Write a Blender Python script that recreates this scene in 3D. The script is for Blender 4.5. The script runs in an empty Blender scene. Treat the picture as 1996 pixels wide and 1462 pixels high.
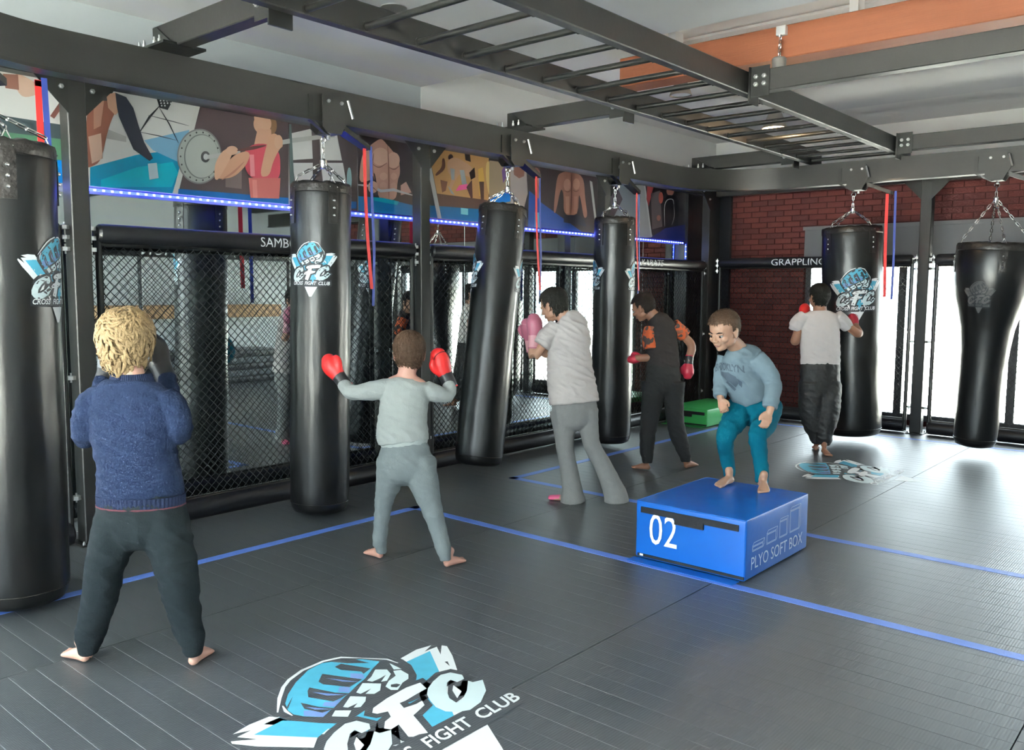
import bpy, bmesh, math, random
from mathutils import Vector, Matrix, noise
from mathutils.geometry import tessellate_polygon
from mathutils.bvhtree import BVHTree
random.seed(7)
S = bpy.context.scene
C = S.collection
PI = math.pi
def R(a): return math.radians(a)
# ------------------------------------------------------------------ camera
cd = bpy.data.cameras.new('camera'); cam = bpy.data.objects.new('camera', cd); C.objects.link(cam)
yaw, pitch, roll = R(40.82745), R(5.61756), R(0.34269)
fwd = Vector((-math.sin(yaw)*math.cos(pitch), math.cos(yaw)*math.cos(pitch), -math.sin(pitch)))
r0 = fwd.cross(Vector((0,0,1))).normalized(); u0 = r0.cross(fwd)
rr = math.cos(roll)*r0 + math.sin(roll)*u0; uu = -math.sin(roll)*r0 + math.cos(roll)*u0
cam.matrix_world = Matrix(((rr.x,uu.x,-fwd.x,0),(rr.y,uu.y,-fwd.y,0),(rr.z,uu.z,-fwd.z,1.6),(0,0,0,1)))
cd.sensor_width = 36; cd.lens = 1675.66/1996*36; cd.clip_start = .05; cd.clip_end = 200
S.camera = cam
# ------------------------------------------------------------------ world, light, exposure
w = bpy.data.worlds.new('sky'); S.world = w; w.use_nodes = True
bgn = w.node_tree.nodes['Background']; bgn.inputs[0].default_value = (.86,.93,1,1); bgn.inputs[1].default_value = 9.5
S.view_settings.view_transform = 'Standard'; S.view_settings.look = 'None'; S.view_settings.gamma = 1
S.view_settings.use_curve_mapping = False
S.view_settings.exposure = 0.72
def area(name, loc, rot, sx, sy, power, col=(1,1,1), portal=False):
    l = bpy.data.lights.new(name, 'AREA'); l.shape = 'RECTANGLE'; l.size = sx; l.size_y = sy; l.energy = power; l.color = col
    if portal: l.cycles.is_portal = True
    o = bpy.data.objects.new(name, l); C.objects.link(o); o.location = loc; o.rotation_euler = rot
    return o
# portals in the glazed openings: they only guide the sampling of the sky
area('window_portal', (-.9,11.06,1.05), (R(-90),0,0), 7.1, 2.0, 1, portal=True)
area('window_portal', (-5.95,-1.2,1.7), (0,R(-90),0), 3.0, 3.7, 1, portal=True)
area('window_portal', (-1.6,-3.68,1.75), (R(90),0,0), 8.0, 3.1, 1, portal=True)
sl = bpy.data.lights.new('sun','SUN'); sl.energy = 850; sl.angle = R(1); sl.color = (1,.95,.86); so = bpy.data.objects.new('sun',sl); C.objects.link(so); so.rotation_euler = (R(12),R(-12),0)
# ------------------------------------------------------------------ materials
M = {}
def mat(name, col, rough=.6, metal=0, bump=0, bscale=40, var=0, vscale=6, emit=None, es=1, coat=0, spec=.5, trans=0, sss=0, stretch=None, alpha=1):
    if rough >= .9: spec = .15; bump *= .6
    m = bpy.data.materials.new(name); m.use_nodes = True; nt = m.node_tree; b = nt.nodes['Principled BSDF']
    b.inputs['Base Color'].default_value = (*col,1); b.inputs['Roughness'].default_value = rough; b.inputs['Metallic'].default_value = metal
    b.inputs['Specular IOR Level'].default_value = spec
    if coat: b.inputs['Coat Weight'].default_value = coat; b.inputs['Coat Roughness'].default_value = .15
    if trans: b.inputs['Transmission Weight'].default_value = trans
    if sss: b.inputs['Subsurface Weight'].default_value = sss; b.inputs['Subsurface Radius'].default_value = (.02,.008,.004); b.inputs['Subsurface Scale'].default_value = .5
    if emit: b.inputs['Emission Color'].default_value = (*emit,1); b.inputs['Emission Strength'].default_value = es
    if var or bump:
        tc = nt.nodes.new('ShaderNodeTexCoord'); mp = nt.nodes.new('ShaderNodeMapping'); nt.links.new(tc.outputs['Object'], mp.inputs[0])
        if stretch: mp.inputs['Scale'].default_value = stretch
    if var:
        n = nt.nodes.new('ShaderNodeTexNoise'); n.inputs['Scale'].default_value = vscale; n.inputs['Detail'].default_value = 5
        nt.links.new(mp.outputs[0], n.inputs['Vector'])
        mx = nt.nodes.new('ShaderNodeMixRGB'); nt.links.new(n.outputs['Fac'], mx.inputs[0])
        mx.inputs[1].default_value = (*[max(0,c*(1-var)) for c in col],1); mx.inputs[2].default_value = (*[min(1,c*(1+var)) for c in col],1)
        nt.links.new(mx.outputs[0], b.inputs['Base Color'])
    if bump:
        n2 = nt.nodes.new('ShaderNodeTexNoise'); n2.inputs['Scale'].default_value = bscale; n2.inputs['Detail'].default_value = 4
        nt.links.new(mp.outputs[0], n2.inputs['Vector'])
        bp = nt.nodes.new('ShaderNodeBump'); bp.inputs['Strength'].default_value = bump; bp.inputs['Distance'].default_value = .01
        nt.links.new(n2.outputs['Fac'], bp.inputs['Height']); nt.links.new(bp.outputs[0], b.inputs['Normal'])
    M[name] = m
    return m
mat('steel_black', (.012,.012,.011), .38, 0, .12, 30, .25, 5, coat=.15)
mat('steel_beam', (.020,.019,.0178), .45, 0, .1, 30, .2, 3)
mat('chrome', (.75,.74,.72), .22, 1)
mat('zinc', (.7,.7,.68), .35, .9)
mat('wire', (.012,.013,.013), .5, 0, spec=.4)
mat('pad', (.012,.012,.015), .42, 0, .25, 14, coat=.1)
mat('vinyl', (.006,.006,.0065), .29, 0, .5, 7, .2, 3, stretch=(1,1,.35), spec=.5)
mat('leather', (.016,.013,.012), .36, 0, .9, 22, .3, 9)
mat('strap_red', (.72,.03,.03), .6); mat('strap_blue', (.03,.06,.33), .6)
mat('paint_white', (.92,.90,.87), .8, 0, .05, 60, .03, 1.5)
mat('paint_grey', (.80,.785,.775), .85, 0, .05, 60, .04, 1.5)
mat('paint_wall', (.50,.53,.54), .85, 0, .05, 60, .04, 1.2)
mat('wood_orange', (.27,.082,.034), .6, 0, .2, 30, .22, 3, stretch=(.3,6,6))
mat('wood_pale', (.42,.25,.13), .6, 0, .2, 30, .2, 3, stretch=(1,8,8))
mat('brick_a', (.105,.023,.020), .85, 0, .6, 60, .2, 14)
mat('brick_b', (.085,.020,.018), .85, 0, .6, 60, .2, 14)
mat('brick_c', (.125,.028,.023), .85, 0, .6, 60, .2, 14)
mat('mortar', (.055,.016,.015), .95, 0, .5, 80)
mat('shutter', (.16,.16,.165), .55, 0, .05, 20)
mat('alu_dark', (.06,.06,.065), .45)
mat('mirror', (.80,.87,.85), .015, 1)
mat('tape', (.10,.21,.66), .45, 0, .2, 120, .12, 30)
mat('box_blue', (.003,.095,.42), .33, 0, .35, 6, .08, 4, spec=.5)
mat('box_green', (.05,.42,.11), .35, 0, .3, 6, .06, 4)
mat('webbing', (.012,.012,.015), .7, 0, .4, 150)
mat('print_white', (.85,.87,.88), .5); mat('print_soft', (.6,.68,.8), .5)
mat('logo_white', (.80,.83,.84), .5); mat('logo_ice', (.66,.78,.80), .5); mat('logo_cyan', (.075,.40,.58), .5, 0, 0, 0, .15, 18)
mat('logo_lav', (.17,.28,.58), .5); mat('logo_dark', (.02,.023,.03), .5)
mat('logo_grey', (.085,.085,.085), .5); mat('logo_grey2', (.06,.06,.06), .5)
mat('glow_lamp', (1,.8,.5), .5, emit=(1,.72,.38), es=14)
mat('lamp_shade', (.24,.22,.2), .5)
mat('diode', (.5,.6,1), .4, emit=(.28,.36,1), es=16)
mat('strip_base', (.2,.2,.9), .4, emit=(.02,.04,1), es=5)
mat('skin_pale', (.58,.33,.25), .5, 0, .08, 60, .06, 20, sss=.08)
mat('skin_pink', (.50,.27,.21), .5, 0, .08, 60, .06, 20, sss=.08)
mat('skin_tan', (.30,.145,.09), .5, 0, .08, 60, .06, 20, sss=.06)
mat('skin_light_tan', (.40,.225,.15), .5, 0, .08, 60, .06, 20, sss=.06)
mat('lips', (.32,.14,.105), .5)
mat('hair_blond', (.33,.225,.115), .5, 0, .5, 90, .35, 45, spec=.25)
mat('hair_brown', (.062,.034,.020), .7, 0, .5, 90, .3, 45, spec=.25)
mat('hair_dark', (.010,.009,.007), .7, 0, .5, 90, .3, 45, spec=.25)
mat('hair_deep', (.016,.010,.008), .7, 0, .5, 90, .3, 45, spec=.25)
mat('knit_navy', (.010,.018,.045), .95, 0, .8, 110, .18, 25)
mat('knit_rib', (.010,.016,.040), .95, 0, .8, 110, .2, 25)
mat('trim_pink', (.10,.035,.045), .9)
mat('sweat_dark', (.013,.018,.021), .95, 0, .4, 120, .12, 20)
mat('sweat_grey', (.30,.32,.31), .95, 0, .4, 120, .08, 30)
mat('sweat_rib', (.36,.39,.38), .95, 0, .4, 120, .06, 30)
mat('jog_grey', (.165,.19,.195), .95, 0, .4, 120, .1, 30)
mat('tee_offwhite', (.46,.42,.40), .9, 0, .3, 120, .05, 20)
mat('leggings_grey', (.21,.21,.205), .9, 0, .4, 120, .08, 30)
mat('tee_white', (.60,.56,.55), .9, 0, .3, 120, .05, 20)
mat('tee_charcoal', (.035,.030,.031), .9, 0, .3, 120, .1, 20)
mat('track_black', (.014,.014,.015), .85, 0, .3, 120, .15, 20)
mat('track_blackshine', (.02,.02,.021), .6, 0, .3, 60, .15, 20)
mat('shirt_blue', (.155,.21,.245), .92, 0, .3, 120, .06, 20)
mat('trousers_teal', (.0,.095,.145), .92, 0, .4, 120, .1, 20)
mat('print_ink', (.07,.10,.13), .8)
mat('glove_red', (.62,.02,.02), .42, 0, .2, 12); mat('glove_black', (.02,.02,.022), .42, 0, .2, 12)
mat('glove_grey', (.10,.11,.12), .5, 0, .2, 12)
mat('glove_pink', (.42,.13,.19), .38, 0, .2, 12); mat('glove_pinkpale', (.58,.28,.31), .45)
mat('glove_crimson', (.42,.02,.045), .42, 0, .2, 12)
mat('eye_white', (.42,.40,.38), .6, spec=.2); mat('eye_dark', (.02,.012,.01), .25)
mat('pink_sock', (.7,.12,.25), .8)
mat('ground_out', (.6,.59,.56), .95, 0, .3, 20, .2, 3)
mat('leaf', (.12,.22,.06), .7, 0, .3, 20, .3, 6)
# tee with orange print on the sleeves only: camouflage patches (a pattern of the cloth)
def sleeve_mat():
    m = bpy.data.materials.new('camo_orange'); m.use_nodes = True; nt = m.node_tree; b = nt.nodes['Principled BSDF']; b.inputs['Roughness'].default_value = .9
    n = nt.nodes.new('ShaderNodeTexNoise'); n.inputs['Scale'].default_value = 14; n.inputs['Detail'].default_value = 2
    tc = nt.nodes.new('ShaderNodeTexCoord'); nt.links.new(tc.outputs['Object'], n.inputs['Vector'])
    r = nt.nodes.new('ShaderNodeValToRGB'); nt.links.new(n.outputs['Fac'], r.inputs[0]); r.color_ramp.interpolation = 'CONSTANT'
    r.color_ramp.elements[0].color = (.07,.05,.05,1); r.color_ramp.elements[1].position = .44; r.color_ramp.elements[1].color = (.50,.09,.025,1)
    e = r.color_ramp.elements.new(.58); e.color = (.22,.08,.05,1)
    nt.links.new(r.outputs[0], b.inputs['Base Color']); M['camo_orange'] = m
sleeve_mat()
# rubber floor: fine raised ribs across, tiny pits, uneven gloss
def floor_mat():
    m = bpy.data.materials.new('rubber'); m.use_nodes = True; nt = m.node_tree; b = nt.nodes['Principled BSDF']
    N = nt.nodes.new; L = nt.links.new
    ge = N('ShaderNodeNewGeometry')
    n = N('ShaderNodeTexNoise'); n.inputs['Scale'].default_value = 1.3; n.inputs['Detail'].default_value = 6; L(ge.outputs['Position'], n.inputs['Vector'])
    cr = N('ShaderNodeValToRGB'); L(n.outputs['Fac'], cr.inputs[0]); cr.color_ramp.elements[0].position = .3; cr.color_ramp.elements[1].position = .7
    cr.color_ramp.elements[0].color = (.062,.070,.078,1); cr.color_ramp.elements[1].color = (.080,.089,.098,1)
    L(cr.outputs[0], b.inputs['Base Color'])
    rr_ = N('ShaderNodeMapRange'); L(n.outputs['Fac'], rr_.inputs[0]); rr_.inputs[3].default_value = .34; rr_.inputs[4].default_value = .44; L(rr_.outputs[0], b.inputs['Roughness'])
    b.inputs['Specular IOR Level'].default_value = .95
    wv = N('ShaderNodeTexWave'); wv.bands_direction = 'X'; wv.inputs['Scale'].default_value = 26; wv.inputs['Distortion'].default_value = .4; L(ge.outputs['Position'], wv.inputs['Vector'])
    w2 = N('ShaderNodeTexWave'); w2.bands_direction = 'Y'; w2.inputs['Scale'].default_value = 48; w2.inputs['Distortion'].default_value = .6; L(ge.outputs['Position'], w2.inputs['Vector'])
    ad = N('ShaderNodeMath'); ad.operation = 'MULTIPLY_ADD'; L(w2.outputs['Fac'], ad.inputs[0]); ad.inputs[1].default_value = .35; L(wv.outputs['Fac'], ad.inputs[2])
    bp = N('ShaderNodeBump'); bp.inputs['Strength'].default_value = .22; bp.inputs['Distance'].default_value = .003; L(ad.outputs[0], bp.inputs['Height']); L(bp.outputs[0], b.inputs['Normal'])
    M['rubber'] = m
floor_mat()
def glass_mat():
    m = bpy.data.materials.new('glass'); m.use_nodes = True; nt = m.node_tree; nt.nodes.clear()
    o = nt.nodes.new('ShaderNodeOutputMaterial'); t = nt.nodes.new('ShaderNodeBsdfTransparent'); t.inputs[0].default_value = (.93,.97,.96,1)
    g = nt.nodes.new('ShaderNodeBsdfGlossy'); g.inputs['Roughness'].default_value = .02
    f = nt.nodes.new('ShaderNodeFresnel'); f.inputs[0].default_value = 1.35; mx = nt.nodes.new('ShaderNodeMixShader')
    nt.links.new(f.outputs[0], mx.inputs[0]); nt.links.new(t.outputs[0], mx.inputs[1]); nt.links.new(g.outputs[0], mx.inputs[2]); nt.links.new(mx.outputs[0], o.inputs[0])
    M['glass'] = m
glass_mat()
# ------------------------------------------------------------------ mesh helpers
def finish(me, smooth=True, ang=35):
    if smooth and len(me.polygons):
        me.polygons.foreach_set('use_smooth', [True]*len(me.polygons))
        try: me.set_sharp_from_angle(angle=R(ang))
        except Exception: pass
def link(name, me, m=None, parent=None, smooth=True, ang=35):
    if m is not None:
        for q in (m if isinstance(m,(list,tuple)) else [m]): me.materials.append(M[q])
    finish(me, smooth, ang)
    o = bpy.data.objects.new(name, me); C.objects.link(o)
    if parent: o.parent = parent; o.matrix_parent_inverse = parent.matrix_world.inverted()
    return o
def tag(o, label, cat, group=None, kind=None):
    o['label'] = label; o['category'] = cat
    if group: o['group'] = group
    if kind: o['kind'] = kind
    return o
def empty(name, loc, label, cat, group=None):
    o = bpy.data.objects.new(name, None); C.objects.link(o); o.location = loc; o.empty_display_size = .1
    o.matrix_world = Matrix.Translation(loc)
    return tag(o, label, cat, group)
def rekey(o):  # shape built in world space, origin wanted at thing
    return o
class MB:
    def __init__(s): s.v=[]; s.f=[]; s.mi=[]
    def add(s, vs, fs, mi=0):
        n=len(s.v); s.v += [tuple(p) for p in vs]; s.f += [tuple(i+n for i in q) for q in fs]; s.mi += [mi]*len(fs); return s
    def box(s, x0,x1,y0,y1,z0,z1, mi=0):
        return s.add([(x0,y0,z0),(x1,y0,z0),(x1,y1,z0),(x0,y1,z0),(x0,y0,z1),(x1,y0,z1),(x1,y1,z1),(x0,y1,z1)],
            [(0,3,2,1),(4,5,6,7),(0,1,5,4),(1,2,6,5),(2,3,7,6),(3,0,4,7)], mi)
    def rings(s, rings, caps=True, mi=0, closed=False):
        n=len(rings[0]); vs=[p for r in rings for p in r]; fs=[]
        m=len(rings)
        for i in range(m if closed else m-1):
            a=i*n; b=((i+1)%m)*n
            for j in range(n): fs.append((a+j,a+(j+1)%n,b+(j+1)%n,b+j))
        if caps and not closed: fs.append(tuple(range(n-1,-1,-1))); fs.append(tuple((m-1)*n+j for j in range(n)))
        return s.add(vs,fs,mi)
    def tube(s, pts, r, n=8, caps=True, mi=0, closed=False):
        pts=[Vector(p) for p in pts]; k=len(pts); rs=r if isinstance(r,(list,tuple)) else [r]*k
        prev=None; rg=[]
        for i in range(k):
            if closed: t=(pts[(i+1)%k]-pts[i-1])
            else: t=(pts[min(i+1,k-1)]-pts[max(i-1,0)])
            t.normalize()
            if prev is None:
                up=Vector((0,0,1)) if abs(t.z)<.9 else Vector((1,0,0))
                a=t.cross(up).normalized()
            else:
                a=(prev-t*prev.dot(t)); a = a.normalized() if a.length>1e-6 else t.orthogonal().normalized()
            prev=a; b=t.cross(a)
            rg.append([pts[i]+(a*math.cos(q)+b*math.sin(q))*rs[i] for q in [2*PI*j/n for j in range(n)]])
        return s.rings(rg, caps, mi, closed)
    def lathe(s, prof, n=24, c=(0,0,0), mi=0):
        rg=[[(c[0]+r*math.cos(2*PI*j/n),c[1]+r*math.sin(2*PI*j/n),c[2]+z) for j in range(n)] for r,z in prof]
        return s.rings(rg, True, mi)
    def sphere(s, c, r, n=10, m=7, mi=0, M3=None):
        rx,ry,rz = r if isinstance(r,(list,tuple)) else (r,r,r)
        rg=[]
        for i in range(m+1):
            th=PI*(i+.02)/(m+.04)
            rg.append([Vector((rx*math.sin(th)*math.cos(2*PI*j/n),ry*math.sin(th)*math.sin(2*PI*j/n),-rz*math.cos(th))) for j in range(n)])
        if M3: rg=[[M3@p for p in q] for q in rg]
        c=Vector(c); return s.rings([[c+p for p in q] for q in rg], True, mi)
    def prism(s, poly, axis, a0, a1, mi=0):
        def P(u,v,a): return {'x':(a,u,v),'y':(u,a,v),'z':(u,v,a)}[axis]
        n=len(poly)
        return s.add([P(u,v,a0) for u,v in poly]+[P(u,v,a1) for u,v in poly],
            [tuple(range(n-1,-1,-1)),tuple(range(n,2*n))]+[(i,(i+1)%n,n+(i+1)%n,n+i) for i in range(n)], mi)
    def mesh(s, name='m', fixn=True):
        me=bpy.data.meshes.new(name); me.from_pydata(s.v,[],s.f)
        if len(set(s.mi))>1: me.polygons.foreach_set('material_index', s.mi)
        if fixn:
            bm=bmesh.new(); bm.from_mesh(me); bmesh.ops.recalc_face_normals(bm, faces=bm.faces); bm.to_mesh(me); bm.free()
        me.update(); return me
    def obj(s, name, m, parent=None, smooth=True, ang=35): return link(name, s.mesh(name), m, parent, smooth, ang)
def struct(o): o['kind']='structure'; return o
def bevbox(x0,x1,y0,y1,z0,z1,r=.01,seg=2):
    bm=bmesh.new(); bmesh.ops.create_cube(bm,size=1)
    for v in bm.verts: v.co=Vector(((x0+x1)/2+v.co.x*(x1-x0),(y0+y1)/2+v.co.y*(y1-y0),(z0+z1)/2+v.co.z*(z1-z0)))
    bmesh.ops.bevel(bm,geom=list(bm.edges),offset=r,segments=seg,profile=.6,affect='EDGES')
    me=bpy.data.meshes.new('b'); bm.to_mesh(me); bm.free(); return me
def tess(poly, maxlen=None):
    vs=[Vector((p[0],p[1],0)) for p in poly]; tr=tessellate_polygon([vs])
    bm=bmesh.new(); bv=[bm.verts.new(v) for v in vs]
    for t in tr:
        if len(set(t))==3:
            try: bm.faces.new([bv[i] for i in t])
            except ValueError: pass
    if maxlen:
        for _ in range(7):
            e=[x for x in bm.edges if x.calc_length()>maxlen]
            if not e: break
            bmesh.ops.subdivide_edges(bm,edges=e,cuts=1); bmesh.ops.triangulate(bm,faces=bm.faces)
    bm.verts.ensure_lookup_table(); bm.verts.index_update()
    r=([ (v.co.x,v.co.y) for v in bm.verts],[tuple(v.index for v in f.verts) for f in bm.faces]); bm.free()
    def sa(f): return sum(r[0][f[k-1]][0]*r[0][f[k]][1]-r[0][f[k]][0]*r[0][f[k-1]][1] for k in range(len(f)))
    return r[0],[f if sa(f)>0 else f[::-1] for f in r[1]]
_txt={}
def text2d(s, size=1, shear=0, bold=0):
    k=(s,shear,bold)
    if k not in _txt:
        cu=bpy.data.curves.new('t','FONT'); cu.body=s; cu.size=1; cu.shear=shear; cu.offset=bold; cu.resolution_u=3
        o=bpy.data.objects.new('t',cu); C.objects.link(o); dg=bpy.context.evaluated_depsgraph_get(); ev=o.evaluated_get(dg); me=ev.to_mesh()
        vs=[(v.co.x,v.co.y) for v in me.vertices]; fs=[tuple(p.vertices) for p in me.polygons]; ev.to_mesh_clear()
        bpy.data.objects.remove(o); _txt[k]=(vs,fs)
    vs,fs=_txt[k]; x0=min(v[0] for v in vs); x1=max(v[0] for v in vs); y0=min(v[1] for v in vs); y1=max(v[1] for v in vs)
    return [((x-x0)/(x1-x0)*1.0,(y-y0)/(y1-y0)) for x,y in vs], fs
def refine(vs, fs, ml):
    bm=bmesh.new(); bv=[bm.verts.new((x,y,0)) for x,y in vs]
    for f in fs:
        try: bm.faces.new([bv[i] for i in f])
        except ValueError: pass
    bmesh.ops.triangulate(bm,faces=bm.faces)
    for _ in range(6):
        e=[x for x in bm.edges if x.calc_length()>ml]
        if not e: break
        bmesh.ops.subdivide_edges(bm,edges=e,cuts=1); bmesh.ops.triangulate(bm,faces=bm.faces)
    bm.verts.index_update(); r=([(v.co.x,v.co.y) for v in bm.verts],[tuple(v.index for v in f.verts) for f in bm.faces]); bm.free(); return r
def flat_text(name, s, org, ux, uy, wdt, hgt, m, parent, off, shear=0, bold=.0, off_d=.0012):
    vs,fs=text2d(s,1,shear,bold); org=Vector(org); ux=Vector(ux); uy=Vector(uy); n=ux.cross(uy).normalized()
    mb=MB(); mb.add([org+ux*(x*wdt)+uy*(y*hgt)+n*off_d for x,y in vs],fs)
    me=mb.mesh(name,False); return link(name,me,m,parent,False)
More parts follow.
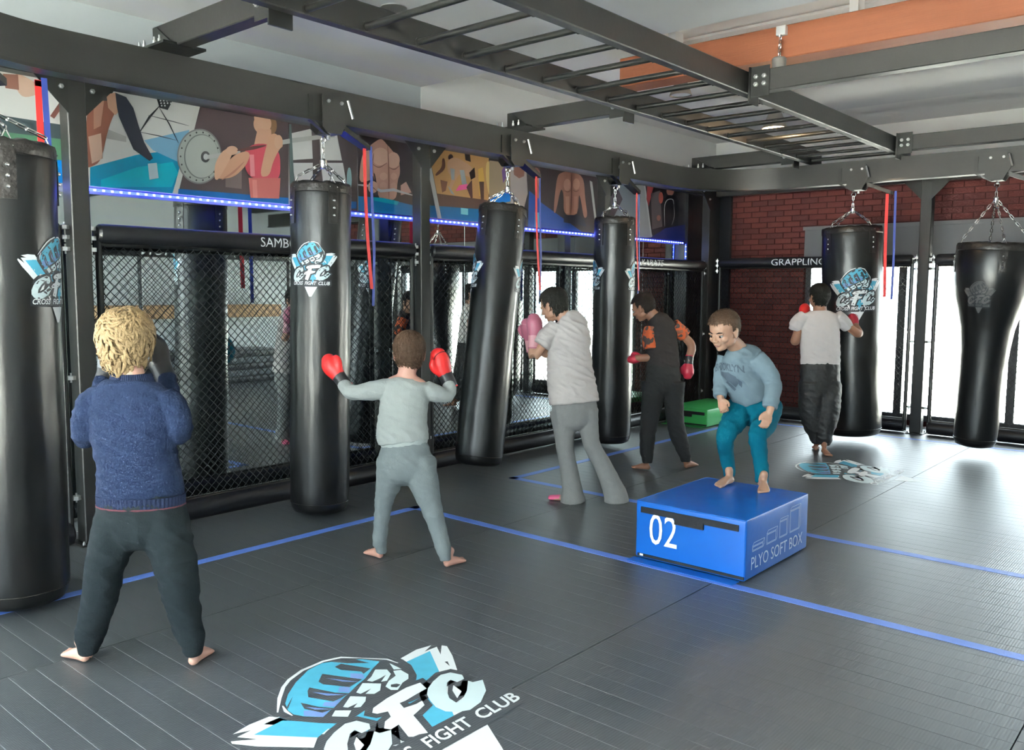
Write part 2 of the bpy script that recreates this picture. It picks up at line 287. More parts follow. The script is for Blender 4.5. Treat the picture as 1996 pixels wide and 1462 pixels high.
LOGO=[["white",0,[[-0.46,0.27],[-0.3,0.05],[-0.02,-0.55],[0.03,-0.55],[0.44,0.16],[0.46,0.27],[0.2,0.3]]],["cyan",1,[[-0.4,0.27],[-0.24,0.03],[-0.01,-0.3],[0.05,-0.3],[0.36,0.16],[0.38,0.27]]],["white",1,[[-0.5463,0.2513],[-0.5137,0.2264],[-0.475,0.1931],[-0.5157,0.261],[-0.4541,0.2658],[-0.5146,0.2909],[-0.4378,0.307],[-0.3536,0.304],[-0.3338,0.2727],[-0.3244,0.2267],[-0.2218,0.0802],[-0.3248,0.0451],[-0.3771,-0.0033],[-0.5043,0.1524],[-0.5522,0.234]]],["cyan",2,[[-0.467,0.2305],[-0.3378,0.2418],[-0.2218,0.0802],[-0.3264,0.0429]]],["white",1,[[0.3176,0.3207],[0.4257,0.3378],[0.5038,0.3219],[0.4359,0.2949],[0.5087,0.2922],[0.4618,0.2193],[0.5346,0.2873],[0.5431,0.2615],[0.4889,0.1736],[0.3985,0.0547],[0.3426,0.1035],[0.2407,0.0678],[0.2332,0.13],[0.3012,0.2649]]],["cyan",2,[[0.3111,0.2759],[0.4554,0.2809],[0.338,0.1017],[0.2407,0.0678],[0.2332,0.13]]],["dark",3,[[0.4203,0.153],[0.4322,0.147],[0.4048,0.1047]]],["dark",3,[[-0.3226,0.3097],[-0.2291,0.4225],[-0.173,0.481],[-0.1204,0.5114],[0.0036,0.5549],[0.0993,0.5525],[0.1617,0.5244],[0.2115,0.4627],[0.2781,0.3652],[0.3165,0.3069],[0.302,0.2349],[0.2532,0.1486],[0.221,0.1168],[0.1783,0.1116],[0.1298,0.0757],[0.0558,0.1087],[-0.0173,0.0932],[-0.0828,0.0727],[-0.169,0.0555],[-0.2236,0.0779],[-0.26,0.1233],[-0.3244,0.2267],[-0.3317,0.2659]]],["dark",3,[[-0.43,-0.335],[-0.42,-0.21],[0.42,-0.21],[0.43,-0.335],[0.2,-0.35],[-0.2,-0.35]]],["dark",4,[[-0.1457,-0.081],[-0.1085,-0.0247],[-0.1333,0.0566],[-0.2008,0.0786],[-0.278,0.0537],[-0.3389,0.0215],[-0.3825,-0.0178],[-0.4122,-0.0679],[-0.4389,-0.1326],[-0.4383,-0.2013],[-0.402,-0.2501],[-0.3443,-0.2843],[-0.2549,-0.2697],[-0.1588,-0.213],[-0.0744,-0.1024],[-0.1336,-0.0774],[-0.1488,-0.0334],[-0.2471,-0.1084],[-0.2974,-0.1383],[-0.2985,-0.1416],[-0.2948,-0.1388],[-0.2612,-0.091],[-0.2185,-0.0504],[-0.2313,-0.0525],[-0.2307,-0.0825]]],["dark",4,[[0.3745,-0.0541],[0.4117,0.0022],[0.3869,0.0835],[0.3194,0.1055],[0.2423,0.0806],[0.1813,0.0484],[0.1377,0.0091],[0.108,-0.0409],[0.0813,-0.1057],[0.0819,-0.1744],[0.1182,-0.2231],[0.1759,-0.2574],[0.2654,-0.2428],[0.3614,-0.1861],[0.4458,-0.0755],[0.3866,-0.0505],[0.3715,-0.0065],[0.2731,-0.0815],[0.2228,-0.1113],[0.2217,-0.1147],[0.2254,-0.1119],[0.2591,-0.064],[0.3017,-0.0235],[0.2889,-0.0255],[0.2895,-0.0556]]],["dark",4,[[-0.1153,0.0432],[-0.0681,0.0896],[0.0291,0.1133],[0.1477,0.1249],[0.2516,0.1091],[0.2172,0.0002],[0.1362,-0.0081],[0.0695,-0.0161],[0.0608,-0.0154],[0.0647,-0.0043],[0.0795,-0.0076],[0.1494,-0.0097],[0.1142,-0.0924],[0.0389,-0.1179],[0.0325,-0.1197],[0.007,-0.1868],[-0.0285,-0.2729],[-0.081,-0.2431],[-0.1118,-0.2392],[-0.143,-0.204],[-0.1156,-0.1325],[-0.1087,-0.1336],[-0.1334,-0.1436],[-0.1642,-0.0812],[-0.1084,-0.025],[-0.0746,-0.0149],[-0.075,-0.0157],[-0.0965,-0.007]]],["dark",4,[[0.3027,0.0113],[0.3587,-0.0518],[0.2666,-0.1291],[0.1837,-0.1456],[0.2035,-0.0828]]],["dark",4,[[-0.2175,-0.0157],[-0.1615,-0.0787],[-0.2536,-0.156],[-0.3365,-0.1725],[-0.3167,-0.1097]]],["ice",5,[[-0.162,-0.0513],[-0.1413,-0.02],[-0.1575,0.0329],[-0.2009,0.0471],[-0.2663,0.0259],[-0.3216,-0.0033],[-0.3591,-0.0371],[-0.3853,-0.0813],[-0.4088,-0.1384],[-0.4084,-0.1912],[-0.3815,-0.2273],[-0.3384,-0.2529],[-0.2652,-0.241],[-0.1787,-0.19],[-0.1177,-0.1147],[-0.1605,-0.0999],[-0.1642,-0.0757],[-0.2294,-0.1328],[-0.2875,-0.1673],[-0.3312,-0.1726],[-0.3232,-0.127],[-0.284,-0.0713],[-0.234,-0.0237],[-0.2059,-0.0154],[-0.203,-0.052]]],["ice",5,[[0.3582,-0.0244],[0.3789,0.007],[0.3627,0.0598],[0.3194,0.074],[0.254,0.0529],[0.1986,0.0236],[0.1612,-0.0101],[0.1349,-0.0544],[0.1114,-0.1115],[0.1118,-0.1643],[0.1387,-0.2004],[0.1818,-0.226],[0.255,-0.2141],[0.3415,-0.163],[0.4025,-0.0878],[0.3597,-0.0729],[0.356,-0.0488],[0.2908,-0.1059],[0.2327,-0.1404],[0.189,-0.1457],[0.197,-0.1001],[0.2362,-0.0443],[0.2862,0.0032],[0.3144,0.0116],[0.3172,-0.0251]]],["white",5,[[0.2879,-0.0316],[0.2704,-0.0956],[0.2174,-0.1231],[0.2518,-0.0619]]],["white",5,[[-0.2323,-0.0585],[-0.2498,-0.1226],[-0.3028,-0.15],[-0.2684,-0.0888]]],["white",6,[[-0.0804,0.0355],[-0.053,0.0624],[0.0342,0.0836],[0.147,0.0947],[0.2134,0.0853],[0.1947,0.0281],[0.1329,0.0218],[0.0689,0.0141],[0.0403,0.0162],[0.0252,-0.0259],[0.0776,-0.0379],[0.1119,-0.0345],[0.0935,-0.0677],[0.0301,-0.0892],[0.0099,-0.0948],[-0.0209,-0.1759],[-0.0431,-0.2303],[-0.0712,-0.2141],[-0.0969,-0.2108],[-0.1085,-0.1977],[-0.0876,-0.1432],[-0.0733,-0.1059],[-0.1159,-0.1112],[-0.1278,-0.0871],[-0.0925,-0.0515],[-0.0537,-0.0399],[-0.0336,-0.0002],[-0.073,0.0158]]],["white",5,[[-0.3182,0.3084],[-0.2503,0.4053],[-0.1853,0.4741],[-0.1292,0.5137],[-0.0402,0.5479],[0.0754,0.555],[0.1559,0.5282],[0.2079,0.4525],[0.2034,0.4491],[0.1464,0.5153],[0.0739,0.5391],[-0.0371,0.5322],[-0.122,0.4994],[-0.1746,0.4621],[-0.2381,0.395],[-0.3138,0.305]]],["white",5,[[-0.2707,0.336],[-0.2834,0.2898],[-0.2906,0.2444],[-0.2955,0.2447],[-0.2971,0.2928],[-0.2753,0.3377]]],["white",5,[[0.2049,0.4537],[0.2769,0.3601],[0.2797,0.2918],[0.2755,0.2914],[0.266,0.3551],[0.2015,0.4513]]],["cyan",5,[[0.062,0.5355],[-0.019,0.5236],[-0.1222,0.4655],[-0.2028,0.4028],[-0.2551,0.345],[-0.2808,0.2898],[-0.2848,0.2488],[-0.2685,0.2079],[-0.2237,0.1483],[-0.1747,0.1701],[-0.1458,0.1792],[-0.0721,0.2158],[-0.033,0.2312],[0.0309,0.2615],[0.0881,0.2819],[0.1643,0.3284],[0.2355,0.3637],[0.198,0.4415],[0.1071,0.5082]]],["lav",6,[[0.0797,0.3677],[0.1096,0.3231],[0.0881,0.2819],[0.0476,0.3275]]],["lav",6,[[-0.0302,0.2992],[0.0033,0.2718],[-0.033,0.2312],[-0.0596,0.2713]]],["lav",6,[[-0.1465,0.2416],[-0.1244,0.2167],[-0.0803,0.2152],[-0.1458,0.1792],[-0.1718,0.2226]]],["lav",6,[[-0.2415,0.2455],[-0.1767,0.1723],[-0.2237,0.1483],[-0.2667,0.2103]]],["dark",7,[[-0.0025,0.4493],[0.0522,0.3331],[0.075,0.2859],[-0.0031,0.2687],[-0.0591,0.3682],[-0.0568,0.4025]]],["dark",7,[[-0.1123,0.3867],[-0.072,0.2752],[-0.0392,0.2282],[-0.0843,0.2198],[-0.1225,0.2192],[-0.1655,0.3211],[-0.1358,0.3673]]],["dark",7,[[-0.2124,0.3064],[-0.1854,0.2239],[-0.1535,0.1739],[-0.1729,0.1726],[-0.2055,0.1774],[-0.2322,0.2535]]],["dark",7,[[0.0736,0.4646],[0.1103,0.4694],[0.1648,0.3392],[0.1117,0.3206],[0.1194,0.3453],[0.0724,0.4207]]],["dark",7,[[0.0848,0.5332],[0.1756,0.4667],[0.1973,0.3832],[0.1305,0.4526]]],["dark",7,[[-0.2022,0.3724],[-0.2384,0.3357],[-0.2736,0.3002],[-0.2704,0.3151]]],["lav",8,[[-0.0161,0.4047],[0.0539,0.2724],[0.0086,0.3287]]],["lav",8,[[-0.1295,0.3451],[-0.0557,0.2269],[-0.1087,0.2768]]],["lav",8,[[-0.2191,0.2619],[-0.1651,0.1731],[-0.2084,0.2173]]],["ice",5,[[0.1716,0.3172],[0.2045,0.2802],[0.1877,0.2362],[0.1351,0.2002],[0.1133,0.2113],[0.1681,0.2444],[0.1255,0.2378],[0.0895,0.2382],[0.0806,0.2616],[0.1158,0.2759]]],["ice",5,[[0.0545,0.2578],[0.1018,0.1979],[0.0598,0.1546],[0.0252,0.1495],[0.002,0.1756],[0.0475,0.1941],[-0.0108,0.1901],[-0.0144,0.213]]],["ice",5,[[-0.0508,0.2041],[-0.0126,0.1548],[-0.0373,0.1278],[-0.0803,0.1049],[-0.1002,0.1214],[-0.0677,0.1381],[-0.1151,0.1383],[-0.125,0.1554]]],["ice",5,[[-0.1617,0.156],[-0.121,0.1101],[-0.1606,0.0808],[-0.1983,0.1291]]],["ice",5,[[0.2129,0.2496],[0.2397,0.2336],[0.2333,0.1779],[0.2057,0.1475],[0.1658,0.139],[0.1093,0.1052],[0.0911,0.1257],[0.0965,0.1646],[0.1404,0.1942],[0.189,0.2071]]],["ice",5,[[0.2525,0.3198],[0.2487,0.2375],[0.2236,0.2587]]],["dark",6,[[0.1224,0.1615],[0.144,0.1503],[0.1487,0.1318],[0.1209,0.1242],[0.1081,0.1451]]]]
